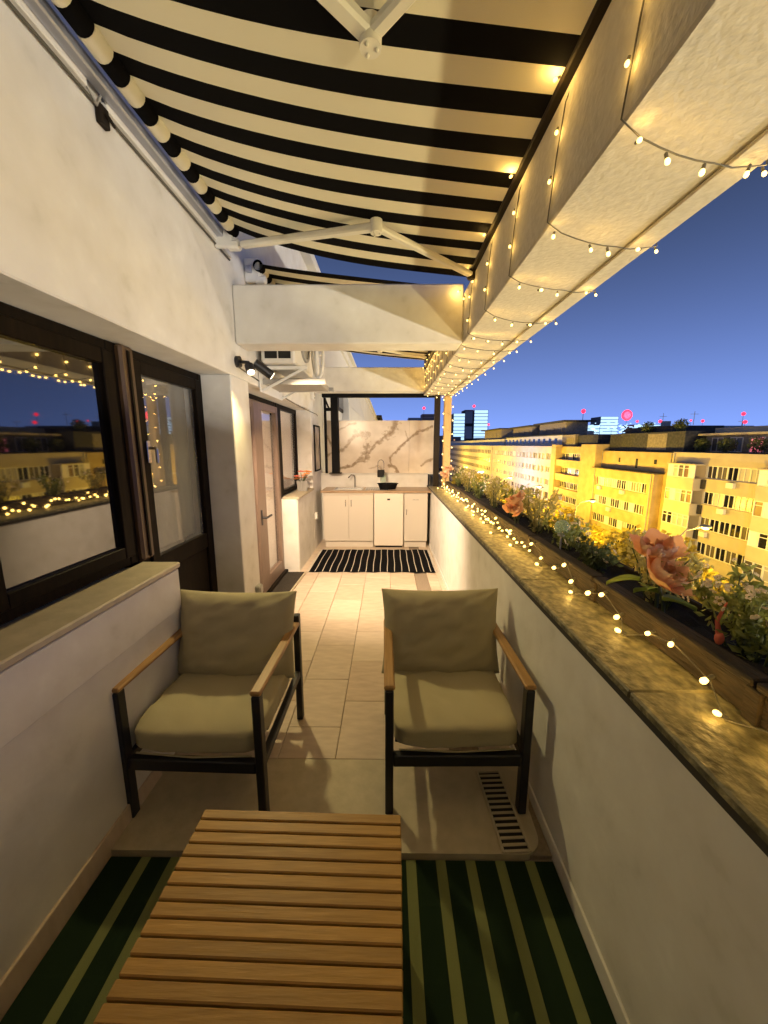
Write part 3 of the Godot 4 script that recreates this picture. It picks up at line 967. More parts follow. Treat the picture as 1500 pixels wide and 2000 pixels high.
# ---------------------------------------------------------------- things on the house wall
func build_wall_fittings() -> void:
	var t := thing("cable_trunking", "white cable trunking along the house wall below the awning roller", "trunking", Vector3(XO, 2.86, -1))
	var s := st()
	bx(s, Vector3(XO, 2.885, -2.92), Vector3(XO + .022, 2.915, -1.72), .003)
	bx(s, Vector3(XO, 2.885, -1.62), Vector3(XO + .022, 2.915, 1.4), .003)
	obj("channel", s, M.white_plastic, t, true)
	s = st()
	tube(s, [Vector3(XO + .012, 2.868, 1.4), Vector3(XO + .012, 2.868, -2.9)], .006, -1, 6)
	obj("cable", s, M.cable, t, true)
	s = st()
	tube(s, [Vector3(XO + .015, 2.90, -1.62), Vector3(XO + .02, 2.86, -1.66), Vector3(XO + .02, 2.93, -1.70), Vector3(XO + .015, 2.9, -1.73)], .006, -1, 6)
	obj("cable_loop", s, M.grey_plastic, t, true)
	var b := thing("wall_bracket", "small dark metal bracket under the cable trunking on the upper wall", "bracket", Vector3(XO, 2.85, -1.7))
	s = st()
	box(s, Vector3(.012, 0, 0), Vector3(.024, .07, .05), .004)
	obj("plate", s, M.bronze, b)
	s = st()
	bar(s, Vector3(.02, .02, 0), Vector3(.05, -.03, -.01), .014, .01)
	obj("hook", s, M.bronze, b)

	var sp := thing("wall_spotlight", "black twin-headed spotlight on the house wall below the cross beam", "spotlight", Vector3(XO, 2.17, -2.93))
	s = st(); tube(s, [Vector3(0, .03, 0), Vector3(.03, .03, 0)], .04, -1, 16); tube(s, [Vector3(.03, .03, 0), Vector3(.10, .02, .02)], .012)
	obj("mount", s, M.black_metal, sp)
	var heads := [[Vector3(.10, .0, .02), Vector3(.12, -.05, .045)], [Vector3(.13, .025, -.01), Vector3(.235, -.055, -.075)]]
	for q in heads:
		s = st()
		tube(s, [q[0], q[1]], .033, .034, 18)
		var hd := obj("lamp_head", s, M.black_metal, sp)
		var dir: Vector3 = (q[1] - q[0]).normalized()
		s = st()
		tube(s, [q[1] + dir * .001, q[1] + dir * .006], .027, -1, 16)
		obj("lens", s, M.spot_glass, hd)
	for q in [[heads[0], Vector3(.8, -1.9, .7), 1.9, 66.0, Color(1, .9, .62)], [heads[1], Vector3(.75, -1.6, -1.6), 16.0, 52.0, Color(1, .87, .71)]]:
		var l := SpotLight3D.new()
		l.name = "light"
		l.light_color = q[4]
		l.light_energy = q[2]
		l.light_size = .04
		l.spot_angle = q[3]
		l.spot_angle_attenuation = 0.9
		l.spot_range = 30.0
		l.spot_attenuation = 2.0
		l.shadow_enabled = true
		sp.add_child(l, true)
		var dr: Vector3 = (q[0][1] - q[0][0]).normalized()
		l.position = q[0][1] + dr * .012
		l.basis = Basis.looking_at(q[1].normalized(), Vector3.UP)

	var ac := thing("air_conditioner", "white air conditioner unit with black grille hung below the cross beam", "air conditioner", Vector3(-.93, 2.28, -3.75))
	s = st(); box(s, Vector3(0, .275, 0), Vector3(.285, .55, .8), .015); obj("casing", s, M.white_plastic, ac)
	s = st()
	for i in 2:
		for j in 4: box(s, Vector3(-.056 + i * .115, .07 + j * .088, .4015), Vector3(.104, .074, .006), .002)
	obj("grille", s, M.dark, ac)
	s = st(); lathe(s, [Vector2(0, 0), Vector2(.2, 0), Vector2(.2, .02), Vector2(.17, .02), Vector2(.17, .005), Vector2(0, .005)], 24, Transform3D(Basis(Vector3(0, -1, 0), Vector3(1, 0, 0), Vector3(0, 0, 1)), Vector3(.143, .28, 0))); obj("fan_ring", s, M.grey_plastic, ac)
	s = st()
	for e in [-.3, .3]:
		box(s, Vector3(.02, -.025, e), Vector3(.42, .03, .03), .004)
		bar(s, Vector3(-.18, -.22, e), Vector3(.2, -.03, e), .02, .02)
	box(s, Vector3(-.18, -.12, -.0), Vector3(.012, .22, .7), .003)
	obj("bracket", s, M.white_metal, ac)
	s = st()
	var hp := []
	for i in 15:
		var a := PI * i / 14.0
		hp.append(Vector3(.2 + .05 * (1 - cos(a)), .16 - .2 * sin(a), -.1))
	hp.push_front(Vector3(.2, .5, -.1)); hp.append(Vector3(.3, .5, -.1))
	tube(s, hp, .014, -1, 10)
	tube(s, [Vector3(.25, .5, -.02), Vector3(.25, -.03, -.02)], .022, -1, 10)
	obj("hose", s, M.white_plastic, ac)
	var sh := thing("drip_tray", "white metal drip tray on arms below the air conditioner", "tray", Vector3(-.85, 2.13, -3.72))
	s = st()
	box(s, Vector3(0, 0, 0), Vector3(.5, .012, .5), .003)
	for e in [[-.25, 0, .008, .5], [.25, 0, .008, .5]]: box(s, Vector3(e[0], .018, e[1]), Vector3(e[2], .045, e[3]), .002)
	for e in [-.25, .25]: box(s, Vector3(.02, .012, e), Vector3(.56, .045, .012), .002)
	obj("tray", s, M.grey_plastic, sh)
	s = st()
	for e in 6: ball(s, Vector3(-.15 + e * .06, .025, .02 * sin(e * 3.0)), Vector3(.045, .018, .06), 8, 5)
	obj("crumpled_sheet", s, M.white_plastic, sh)
	var jb := thing("junction_box", "small white junction box high on the wall above the picture", "box", Vector3(XO, 2.30, -5.70))
	s = st(); box(s, Vector3(.025, 0, 0), Vector3(.05, .12, .1), .006); obj("box_body", s, M.white_plastic, jb)
	s = st(); box(s, Vector3(.052, .02, 0), Vector3(.004, .045, .07)); box(s, Vector3(.052, -.035, 0), Vector3(.004, .03, .05)); obj("cover", s, M.grey_plastic, jb)
	s = st()
	var cb := []
	for i in 12:
		var u := i / 11.0
		cb.append(Vector3(XO + .008, lerpf(2.17, 2.06, u) - .03 * sin(PI * u), lerpf(-2.9, -6.05, u)))
	cb.append(Vector3(XO + .01, 2.04, -6.1))
	tube(s, cb, .005, -1, 6)
	tag(obj("wall_cable", s, M.cable, self), "thin cable drooping along the wall from the spotlight to the kitchen", "cable")
	var pf := thing("picture_frame", "narrow black framed print on the wall left of the kitchen", "picture", Vector3(XO, 1.54, -6.0))
	s = st()
	for e in [-1, 1]:
		box(s, Vector3(.012, 0, .215 * e), Vector3(.022, .70, .022), .003)
		box(s, Vector3(.012, .339 * e, 0), Vector3(.022, .022, .408), .003)
	obj("frame", s, M.black_paint, pf)
	var pm := mat("print", Color.WHITE, .6)
	pm.albedo_texture = noise_tex(.01, 3, [lin(.2, .18, .18), lin(.5, .45, .43), lin(.62, .57, .54)], 256, 77)
	pm.uv1_triplanar = true
	pm.uv1_scale = Vector3(2, 1.2, 2)
	s = st(); box(s, Vector3(.006, 0, 0), Vector3(.008, .66, .41)); obj("print", s, pm, pf)
	for q in [[Vector3(XO, .37, -3.06), "grey outdoor socket low on the pillar between the two doors"], [Vector3(XO, .52, -5.72), "small white socket on the wall left of the kitchen cabinet"]]:
		var so := thing("socket", q[1], "socket", q[0])
		s = st(); box(s, Vector3(.02, 0, 0), Vector3(.04, .1, .08), .008); obj("socket_body", s, M.grey_plastic if q[0].y < .4 else M.white_plastic, so)
		s = st(); box(s, Vector3(.042, .01, 0), Vector3(.006, .06, .066), .002); obj("lid", s, M.grey_plastic, so)
	# flowers on the sill
	var fp := thing("flower_pot", "grey ribbed pot of orange flowers on the far window sill", "flower pot", Vector3(-1.2, .962, -5.27))
	s = st()
	for i in 18:
		var a := TAU * i / 18
		tube(s, [Vector3(cos(a) * .058, 0, sin(a) * .058), Vector3(cos(a) * .07, .14, sin(a) * .07)], .011, -1, 5)
	lathe(s, [Vector2(0, .002), Vector2(.056, .002), Vector2(.068, .13), Vector2(0, .13)], 18)
	obj("pot", s, M.grey_plastic, fp)
	for i in 9:
		var a := TAU * i / 9.0 * 2.4
		var c := Vector3(cos(a) * (.03 + .013 * i), .21 + .06 * sin(i * 1.9), sin(a) * (.03 + .013 * i))
		s = st()
		for p in 10:
			var pa := TAU * p / 10.0
			var d := Vector3(cos(pa), .25, sin(pa))
			ball(s, c + d * .028, Vector3(.018, .008, .018), 6, 4)
		ball(s, c + Vector3(0, .012, 0), Vector3(.014, .01, .014), 6, 4)
		obj("blossom", s, M.coral if i % 4 == 1 else M.gerbera, fp)
	s = st()
	for i in 9:
		var a := TAU * i / 9.0 * 2.4
		tube(s, [Vector3(0, .1, 0), Vector3(cos(a) * (.03 + .013 * i), .2 + .06 * sin(i * 1.9), sin(a) * (.03 + .013 * i))], .004, -1, 5)
	obj("stem", s, M.leaf_dark, fp)

# ---------------------------------------------------------------- furniture
func build_furniture() -> void:
	var c := thing("armchair", "left armchair with khaki cushions, against the low wall under the window", "armchair", Vector3(-.825, 0, -1.365), deg_to_rad(-1.5), "cushioned armchairs")
	var s: SurfaceTool
	for sx in [-1, 1]:
		s = st(); bx(s, Vector3(sx * .292 - .0175, 0, -.045), Vector3(sx * .292 + .0175, .60, 0), .004); obj("leg", s, M.black_metal, c)
		s = st(); bx(s, Vector3(sx * .292 - .0175, 0, -.66), Vector3(sx * .292 + .0175, .655, -.62), .004); obj("leg", s, M.black_metal, c)
		s = st(); box(s, Vector3(sx * .292, .612, -.31), Vector3(.046, .022, .618), .006); obj("armrest", s, M.arm_wood, c)
		s = st(); bar(s, Vector3(sx * .292, .27, -.045), Vector3(sx * .292, .30, -.62), .03, .04, .004); obj("side_rail", s, M.black_metal, c)
	s = st(); bx(s, Vector3(-.274, .235, -.042), Vector3(.274, .29, -.006), .004); obj("front_rail", s, M.black_metal, c)
	s = st(); bx(s, Vector3(-.26, .28, -.655), Vector3(.26, .33, -.625), .004); obj("back_rail", s, M.black_metal, c)
	s = st(); bx(s, Vector3(-.26, .605, -.655), Vector3(.26, .65, -.625), .004); obj("back_rail", s, M.black_metal, c)
	for i in 5:
		s = st(); bx(s, Vector3(-.265, .288 + i * .004, -.13 - i * .105), Vector3(.265, .30 + i * .004, -.085 - i * .105), .003); obj("seat_slat", s, M.black_metal, c)
	for i in 4:
		s = st(); bar(s, Vector3(-.18 + i * .12, .33, -.635), Vector3(-.18 + i * .12, .61, -.64), .03, .012); obj("back_slat", s, M.black_metal, c)
	var seat := piece("seat_cushion", cushion(Vector3(.555, .135, .60), 9.0, .2, 5), M.cushion, c, Vector3(0, .365, -.315))
	piece("back_cushion", pillow(.645, .46, .22, 8), M.cushion, c, Vector3(-.005, .595, -.53), Basis(Vector3.RIGHT, deg_to_rad(-13)))
	var sw := st()
	tube(sw, [Vector3(-.25, -.062, .285), Vector3(0, -.066, .296), Vector3(.25, -.062, .285)], .004, -1, 6)
	obj("piping", sw, M.cushion, seat)
	copy_of(c, Vector3(.30, 0, -1.405), deg_to_rad(.8), "right armchair with khaki cushions, beside the parapet and the floor drain")

	var t := thing("coffee_table", "long wooden slatted coffee table in the foreground", "table", Vector3(-.283, -.03, -1.06), deg_to_rad(-1.2))
	var sl := st()
	box(sl, Vector3.ZERO, Vector3(.655, .02, .0328), .003)
	var sm := sl.commit()
	for i in 26:
		piece("slat", sm, M["slat%d" % (rng.randi() % 4)], t, Vector3(rng.randf_range(-.001, .001), .42, .016 + i * .0372))
	for sx in [-1, 1]:
		s = st(); bx(s, Vector3(sx * .28 - .02, .355, .0), Vector3(sx * .28 + .02, .4095, .95), .003); obj("side_rail", s, M.slat2, t)
		for z in [.03, .92]:
			s = st(); bx(s, Vector3(sx * .28 - .021, 0.005, z - .021), Vector3(sx * .28 + .021, .354, z + .021), .003); obj("leg", s, M.slat2, t)

func build_rugs() -> void:
	var r := thing("striped_rug", "dark rug with olive stripes under the coffee table", "rug", Vector3(-.22, -.03, -.4))
	var s := st()
	bx(s, Vector3(-1.105, -.0299, -1.238), Vector3(.654, -.021, .9), .003)
	obj("field", s, M.rug_dark, r, true)
	for k in range(-10, 4):
		s = st()
		var x := .21 + k * .117
		bx(s, Vector3(x - .019, -.0212, -1.236), Vector3(x + .019, -.0195, .898), .0006)
		obj("stripe", s, M.rug_stripe, r, true)
	r = thing("kitchen_rug", "black rug with thin white lines in front of the kitchen cabinets", "rug", Vector3(-.18, 0, -5.12))
	s = st()
	var nz := FastNoiseLite.new()
	sheet(s, func(u, v): return Vector3(lerpf(-1.005, .60, u), .006 + .004 * nz.get_noise_2d(u * 300, v * 200), lerpf(-4.59, -5.64, v) + .012 * sin(u * 40.0) * absf(v - .5) * 2.0), 60, 20)
	bx(s, Vector3(-1.0, .0005, -5.62), Vector3(.595, .004, -4.61))
	obj("field", s, M.rug_black, r, true)
	for i in 17:
		s = st()
		var x := -.93 + i * .0925
		sheet(s, func(u, v): return Vector3(x + .006 * (u - .5) * 1.6 + .003 * sin(v * 9.0 + i), .0105 + .004 * nz.get_noise_2d(((x + 1.005) / 1.605) * 300, v * 200), lerpf(-4.60, -5.63, v)), 1, 20)
		obj("stripe", s, M.rug_line, r, true)
	for e in [-1.005, .60]:
		s = st()
		for i in 60:
			var z := -4.60 - i * .0174
			var sg: float = sign(e)
			tube(s, [Vector3(e, .006, z), Vector3(e + sg * .02, .008, z + rng.randf_range(-.01, .01)), Vector3(e + sg * rng.randf_range(.03, .045), .003, z + rng.randf_range(-.012, .012))], .004, .002, 4)
		obj("fringe", s, M.rug_line, r, true)
	var d := thing("doormat", "speckled dark doormat in front of the far balcony door", "doormat", Vector3(-1.2, 0, -3.95))
	s = st()
	sheet(s, func(u, v): return Vector3(lerpf(-1.30, -1.04 - .05 * (1.0 - v), u), .012 + .004 * nz.get_noise_2d(u * 90, v * 300) * 2.0, lerpf(-3.2, -4.58, v)), 10, 40)
	bx(s, Vector3(-1.3, .001, -4.58), Vector3(-1.08, .009, -3.2), .002)
	obj("pile", s, M.doormat, d, true)
	s = st()
	tube(s, [Vector3(-1.09, .01, -3.2), Vector3(-1.065, .012, -3.9), Vector3(-1.038, .012, -4.58)], .012, -1, 6)
	obj("edge", s, M.slab, d, true)

# ---------------------------------------------------------------- planter
func leaf_mesh(l: float, w: float) -> ArrayMesh:
	var s := st()
	for sg in [-1.0, 1.0]:
		var a := Vector3(0, 0, 0)
		var b := Vector3(sg * w * .5, .12 * w, l * .45)
		var c := Vector3(0, 0, l)
		poly(s, [a, b, c], Vector3.UP)
	return s.commit()

func scatter(called: String, parent: Node, mesh: Mesh, m: Material, xs: Array) -> void:
	var mm := MultiMesh.new()
	mm.transform_format = MultiMesh.TRANSFORM_3D
	mm.mesh = mesh
	mm.instance_count = xs.size()
	for i in xs.size(): mm.set_instance_transform(i, xs[i])
	var o := MultiMeshInstance3D.new()
	o.multimesh = mm
	o.material_override = m
	o.name = called
	o.set_meta("kind", "stuff")
	parent.add_child(o, true)

func rand_dir() -> Vector3:
	var v := Vector3(rng.randfn(), rng.randfn(), rng.randfn())
	return v.normalized() if v.length() > .01 else Vector3.UP

func rand_basis(up_bias := .3) -> Basis:
	var z := (rand_dir() + Vector3.UP * up_bias).normalized()
	var x := z.cross(rand_dir()).normalized()
	return Basis(x, z.cross(x).normalized(), z)

func planter_plant(label: String, at: Vector3, h: float, r: float, mkey: String, n: int, lsz: float, blossoms: int) -> void:
	var p := thing("planter_plant", label, "plant", at, 0.0, "plants in the parapet planter")
	var s := st()
	var xs := []
	var stems := 11
	var tips := []
	for i in stems:
		var a := TAU * i / stems + rng.randf() * .6
		var rr := r * sqrt(rng.randf())
		var tip := Vector3(cos(a) * rr * .62, h * rng.randf_range(.6, 1.0), sin(a) * rr * 1.25)
		var mid := tip * .5 + Vector3(rng.randf_range(-.02, .02), h * .06, rng.randf_range(-.02, .02))
		tube(s, [Vector3(tip.x * .2, -.02, tip.z * .3), mid, tip], .004, .0015, 5)
		tips.append(tip)
		for j in n / stems:
			var u := pow(rng.randf(), .7)
			var q: Vector3 = (mid * (2 * u) if u < .5 else mid.lerp(tip, 2 * u - 1)) + rand_dir() * rng.randf() * r * .22
			q.y = maxf(q.y, .0)
			var b := rand_basis(.35) * Basis.from_scale(Vector3.ONE * rng.randf_range(.6, 1.3))
			xs.append(Transform3D(b, q))
	obj("stem", s, M.leaf_dark, p)
	scatter("foliage", p, leaf_mesh(lsz, lsz * .5), M[mkey], xs)
	blossoms = int(blossoms * .5)
	if blossoms:
		var bs := st()
		for e in 5:
			var a := TAU * e / 5
			ball(bs, Vector3(cos(a) * .006, 0, sin(a) * .006), Vector3(.0042, .0025, .0042), 5, 3)
		var bxs := []
		for i in blossoms:
			var q: Vector3 = tips[rng.randi() % stems] + rand_dir() * r * .3
			bxs.append(Transform3D(rand_basis(.8) * Basis.from_scale(Vector3.ONE * rng.randf_range(.7, 1.5)), q))
		scatter("blossoms", p, bs.commit(), M.blossom, bxs)

func rose(label: String, at: Vector3, size: float, tilt: Basis, petals: int) -> void:
	var o := thing("rose", label, "flower", at, 0.0, "large pink roses in the planter")
	for i in petals:
		var ring := 0 if i < 3 else (1 if i < 7 else 2)
		var a := i * 2.4 + ring * .5
		var R: float = size * [.2, .31, .42][ring]
		var top: float = [2.45, 2.05, 1.55][ring]
		var half: float = [1.25, 1.0, .85][ring]
		var s := st()
		var ph := rng.randf() * 6.0
		sheet(s, func(u, v):
			var th: float = .12 + v * (top - .12)
			var w: float = (u - .5) * 2.0 * half * (.75 + .35 * v) * (1.0 - .35 * pow(v, 6.0))
			var rad: float = R * sin(minf(th, 2.6)) + R * (.28 if ring == 2 else .05) * v * v * v
			var edge: float = v * v * (.05 * sin(w * 4.0 + ph) + .03 * sin(w * 9.0 + ph * 2.0))
			var y: float = -R * cos(th) * (1.05 if ring < 2 else .8) + R * .9 - size * .14 - absf(u - .5) * R * .35 * v
			return tilt * Vector3(cos(a + w) * (rad + size * edge), y + size * edge, sin(a + w) * (rad + size * edge)), 12, 10)
		obj("petal", s, M["petal%d" % (i % 3)], o)
	var s2 := st()
	ball(s2, tilt * Vector3(0, size * .02, 0), Vector3(size * .09, size * .13, size * .09), 8, 6)
	obj("heart", s2, M.petal2, o)
	s2 = st()
	tube(s2, [tilt * Vector3(0, -size * .12, 0), Vector3(size * .1, -size * .7, 0), Vector3(size * .12, -size * 1.6, size * .1)], .005, -1, 6)
	obj("stem", s2, M.leaf_dark, o)

func build_planter() -> void:
	var p := thing("planter_box", "weathered wooden planter trough standing on the parapet coping", "planter", Vector3(.97, .957, -3.2))
	var zs := [-5.6, -4.45, -3.3, -2.22, -1.5, -.8, .4]
	for i in zs.size() - 1:
		var s := st()
		bx(s, Vector3(.855, .962, zs[i] + .006), Vector3(.875, 1.042, zs[i + 1] - .006), .004); obj("board", s, M.planter_wood, p, true)
		s = st()
		bx(s, Vector3(1.095, .962, zs[i] + .006), Vector3(1.115, 1.045, zs[i + 1] - .006), .004); obj("board", s, M.planter_wood, p, true)
		s = st()
		bx(s, Vector3(.845, 1.044, zs[i] + .004), Vector3(.90, 1.064, zs[i + 1] - .004), .004); obj("rim", s, M.planter_wood, p, true)
		s = st()
		bx(s, Vector3(.846, .958, zs[i + 1] - .02), Vector3(.858, 1.043, zs[i + 1] + .02), .003); obj("cleat", s, M.planter_wood, p, true)
	var so := st()
	var nz := FastNoiseLite.new()
	nz.frequency = .08
	sheet(so, func(u, v): return Vector3(lerpf(.876, 1.095, u), 1.025 + .02 * nz.get_noise_2d(u * 60, v * 900), lerpf(.4, -5.6, v)), 8, 120)
	obj("soil", so, M.soil, p, true)
	planter_plant("nearest bushy plant with clusters of tiny pale blossoms, right of the big roses", Vector3(1.0, 1.02, -.98), .225, .17, "leaf", 900, .03, 150)
	planter_plant("low dark plant at the near right end of the planter", Vector3(1.02, 1.02, -.66), .10, .16, "leaf_dark", 500, .03, 0)
	planter_plant("olive bushy plant just behind the pair of big roses", Vector3(1.0, 1.02, -1.34), .24, .17, "leaf_olive", 700, .028, 30)
	planter_plant("low green plant left of the big roses", Vector3(.97, 1.02, -1.72), .14, .15, "leaf_dark", 600, .028, 12)
	planter_plant("spreading plant with small blossoms beside the glass globe", Vector3(1.0, 1.02, -2.08), .2, .17, "leaf", 700, .026, 40)
	planter_plant("tall olive plant right of the pink mid-planter roses", Vector3(1.0, 1.02, -2.5), .3, .17, "leaf_olive", 900, .026, 30)
	planter_plant("dense plant behind the pink mid-planter roses", Vector3(1.0, 1.02, -2.95), .26, .17, "leaf", 800, .026, 30)
	planter_plant("yellowish feathery plant in the middle of the planter's far half", Vector3(.99, 1.02, -3.5), .28, .16, "leaf_olive", 800, .026, 50)
	planter_plant("green plant with pale blossoms, third from the kitchen end of the planter", Vector3(.99, 1.02, -4.1), .26, .16, "leaf", 700, .026, 60)
	planter_plant("olive plant second from the kitchen end of the planter", Vector3(.99, 1.02, -4.7), .28, .16, "leaf_olive", 700, .026, 40)
	planter_plant("plant at the kitchen end of the planter beside the wooden post", Vector3(.99, 1.02, -5.3), .26, .16, "leaf", 700, .026, 60)
	rose("upper of the two large pink roses near the camera", Vector3(.925, 1.235, -1.27), .15, Basis(Vector3(1, 0, .3).normalized(), .35), 12)
	rose("lower, wide open of the two large pink roses near the camera", Vector3(.905, 1.175, -1.2), .16, Basis(Vector3(1, 0, -.5).normalized(), .75), 14)
	rose("pink rose facing the kitchen in the middle of the planter", Vector3(.90, 1.215, -2.62), .13, Basis(Vector3(.3, 0, 1).normalized(), .6), 11)
	rose("tilted pink rose beside another in the middle of the planter", Vector3(.86, 1.165, -2.55), .125, Basis(Vector3(1, 0, .6).normalized(), .9), 11)
	rose("small peach rose at the far end of the planter by the black post", Vector3(.80, 1.17, -5.35), .13, Basis(Vector3(1, 0, .2).normalized(), .8), 11)
	rose("small peach rose above another by the black post", Vector3(.86, 1.25, -5.4), .12, Basis(Vector3(1, 0, .2).normalized(), .6), 11)
	var lf := thing("rose_leaf_spray", "spray of broad yellow-green leaves under the large roses", "leaves", Vector3(.91, 1.12, -1.22))
	for q in [[Vector3(-.05, .0, .02), 2.4, .14], [Vector3(-.02, -.02, .05), 1.6, .12], [Vector3(.03, -.03, -.03), 3.3, .11], [Vector3(-.03, .01, -.05), 4.0, .1]]:
		var s := st()
		var L: float = q[2]
		sheet(s, func(u, v): return q[0] + Basis(Vector3.UP, q[1]) * Vector3((u - .5) * L * .55 * sin(PI * clampf(v, .02, .98)), absf(u - .5) * .03 - v * v * .04, v * L), 6, 8)
		obj("leaf", s, M.leaf_big, lf)
	var cf := st()
	tube(cf, [Vector3(.955, 1.05, -1.02), Vector3(.95, 1.1, -1.03), Vector3(.96, 1.16, -1.02)], .008, .003, 6)
	ball(cf, Vector3(.955, 1.05, -1.02), Vector3(.012, .02, .012), 8, 5)
	tag(obj("coral_bud", cf, M.coral, self), "small coral red bud hanging right of the large roses", "flower")
	var gl := thing("glass_globe", "clear glass globe on a stake among the planter plants", "ornament", Vector3(.935, 1.03, -2.0))
	var s := st(); ball(s, Vector3(0, .13, 0), Vector3.ONE * .04, 18, 12); obj("globe", s, M.bottle_glass, gl)
	s = st(); tube(s, [Vector3(0, -.02, 0), Vector3(0, .09, 0)], .005); lathe(s, [Vector2(0, .085), Vector2(.018, .085), Vector2(.018, .1), Vector2(0, .1)], 12); obj("stake", s, M.grey_plastic, gl)

# ---------------------------------------------------------------- fairy lights
func bulb_mesh() -> ArrayMesh:
	var s := st()
	lathe(s, [Vector2(.0005, -.0225), Vector2(.0042, -.0215), Vector2(.0066, -.018), Vector2(.0072, -.014), Vector2(.006, -.009), Vector2(.0045, -.006)], 10)
	var am := s.commit()
	s = st()
	lathe(s, [Vector2(.0045, -.0065), Vector2(.005, -.006), Vector2(.005, .008), Vector2(.002, .011), Vector2(.0, .011)], 8)
	s.commit(am)
	am.surface_set_material(0, M.bulb)
	am.surface_set_material(1, M.cable)
	return am

func add_bulb(parent: Node3D, mesh: Mesh, at: Vector3, dir: Vector3, e: float, scale := 1.0) -> void:
	var o := MeshInstance3D.new()
	o.mesh = mesh
	o.name = "bulb"
	var y := -dir.normalized()
	var x := y.cross(Vector3(.3, .2, .9)).normalized()
	o.transform = Transform3D(Basis(x, y, x.cross(y)).scaled(Vector3.ONE * scale), at - parent.position)
	parent.add_child(o, true)
	var l := lamp(o, Vector3(0, -.015, 0), Color(1, .78, .38), e * 1.15, .006)
	l.omni_range = 6.0

func build_string_lights() -> void:
	var bm := bulb_mesh()
	var w := thing("string_lights", "fairy lights wound in loops round the long beam", "string lights", Vector3(.75, 2.33, -2.5))
	var zs := [-.62, -1.02, -1.43, -1.84, -2.27, -2.72, -3.0, -3.33, -3.65, -3.97, -4.28, -4.6, -4.9, -5.18, -5.45, -5.7]
	var pts := []
	var s := st()
	for i in zs.size():
		var z: float = zs[i]
		var zn: float = zs[i + 1] if i + 1 < zs.size() else z - .2
		var wrap := [Vector3(.552, 2.672, z + .10), Vector3(.535, 2.62, z + .08), Vector3(.534, 2.5, z + .04), Vector3(.534, 2.335, z)]
		var sag := .02 + .02 * rng.randf()
		var ze := lerpf(z, zn, .28)
		for k in range(1, 9):
			var u := k / 8.0
			wrap.append(Vector3(lerpf(.534, .98, u), 2.322 - sag * sin(PI * u) - (.008 if u > .7 else 0.0), lerpf(z, ze, u)))
		wrap.append(Vector3(.983, 2.5, ze - .02))
		wrap.append(Vector3(.983, 2.668, ze - .04))
		wrap.append(Vector3(.7, 2.672, zn + .14))
		tube(s, wrap, .0022, -1, 5)
		# bulbs along this loop
		for u in [.1, .34, .58, .84]:
			var uu: float = u + rng.randf_range(-.05, .05)
			var q := Vector3(lerpf(.534, .98, uu), 2.322 - sag * sin(PI * uu) - .012, lerpf(z, ze, uu))
			var d := Vector3(rng.randf_range(-.5, .5), -1, rng.randf_range(-.4, .4)) if rng.randf() < .65 else Vector3(rng.randf_range(-.9, .9), -.25, .7)
			add_bulb(w, bm, q, d, .0035, rng.randf_range(.75, .95))
		var q1 := Vector3(.527, 2.40 + rng.randf() * .06, z + .02)
		add_bulb(w, bm, q1, Vector3(-.3, -1, rng.randf_range(-.3, .3)), .0035, .76)
		var q2 := Vector3(.527, 2.53 + rng.randf() * .05, z + .05)
		add_bulb(w, bm, q2, Vector3(-.25, -1, .2), .0035, .76)
		add_bulb(w, bm, Vector3(.50, 2.665, z + .1), Vector3(-.8, -.5, .1), .011, .76)
		if z < -2.4: add_bulb(w, bm, Vector3(.525, 2.60, z + .16), Vector3(-.6, -1, .1), .0035, .76)
		add_bulb(w, bm, Vector3(.99, 2.315, ze - .02), Vector3(.4, -1, .1), .0035, .76)
	obj("wire", s, M.cable, w, true)

	var p := thing("string_lights", "fairy lights draped along the planter boards and coping", "string lights", Vector3(.85, .96, -3))
	s = st()
	var wire := []
	var z := -.62
	var n := 0
	while z > -5.65:
		var down := n % 4
		var q: Vector3 = [Vector3(.842, 1.035, z), Vector3(.846, 1.0, z), Vector3(.80, .962, z), Vector3(.848, .985, z)][down]
		q += Vector3(rng.randf_range(-.02, .0), rng.randf_range(-.004, .012), 0)
		if down == 2 and rng.randf() < .4: q.x -= rng.randf() * .06
		wire.append(q)
		add_bulb(p, bm, q + Vector3(-.003, .009, 0), Vector3(-.8, .25 if down == 2 else -.5, rng.randf_range(-.5, .5)), .0065, rng.randf_range(.95, 1.25))
		if z < -2.0:
			var q3 := Vector3(.84 - rng.randf() * .03, .972 + rng.randf() * .06, z - .03)
			add_bulb(p, bm, q3, Vector3(-.7, -.1, rng.randf_range(-.5, .5)), .006, rng.randf_range(.8, 1.05))
		z -= rng.randf_range(.07, .115)
		n += 1
	tube(s, wire, .002, -1, 5)
	obj("wire", s, M.cable, p, true)

	var y := thing("string_lights", "fairy lights hanging down the pale wooden post", "string lights", Vector3(.9, .96, -5.85))
	s = st()
	wire = []
	for i in 26:
		var a := i * 1.3
		var q := Vector3(.897 + .068 * sin(a), 2.3 - i * .05, -5.912 + .064 * cos(a))
		wire.append(q)
		if i % 2 == 0: add_bulb(y, bm, Vector3(.825 if i % 4 == 0 else .965, 2.27 - i * .05, -5.85), Vector3(.2, -1, .3), .006, 1.2)
	tube(s, wire, .002, -1, 5)
	obj("wire", s, M.cable, y, true)

# ---------------------------------------------------------------- the opposite side of the boulevard
var win_cache := {}

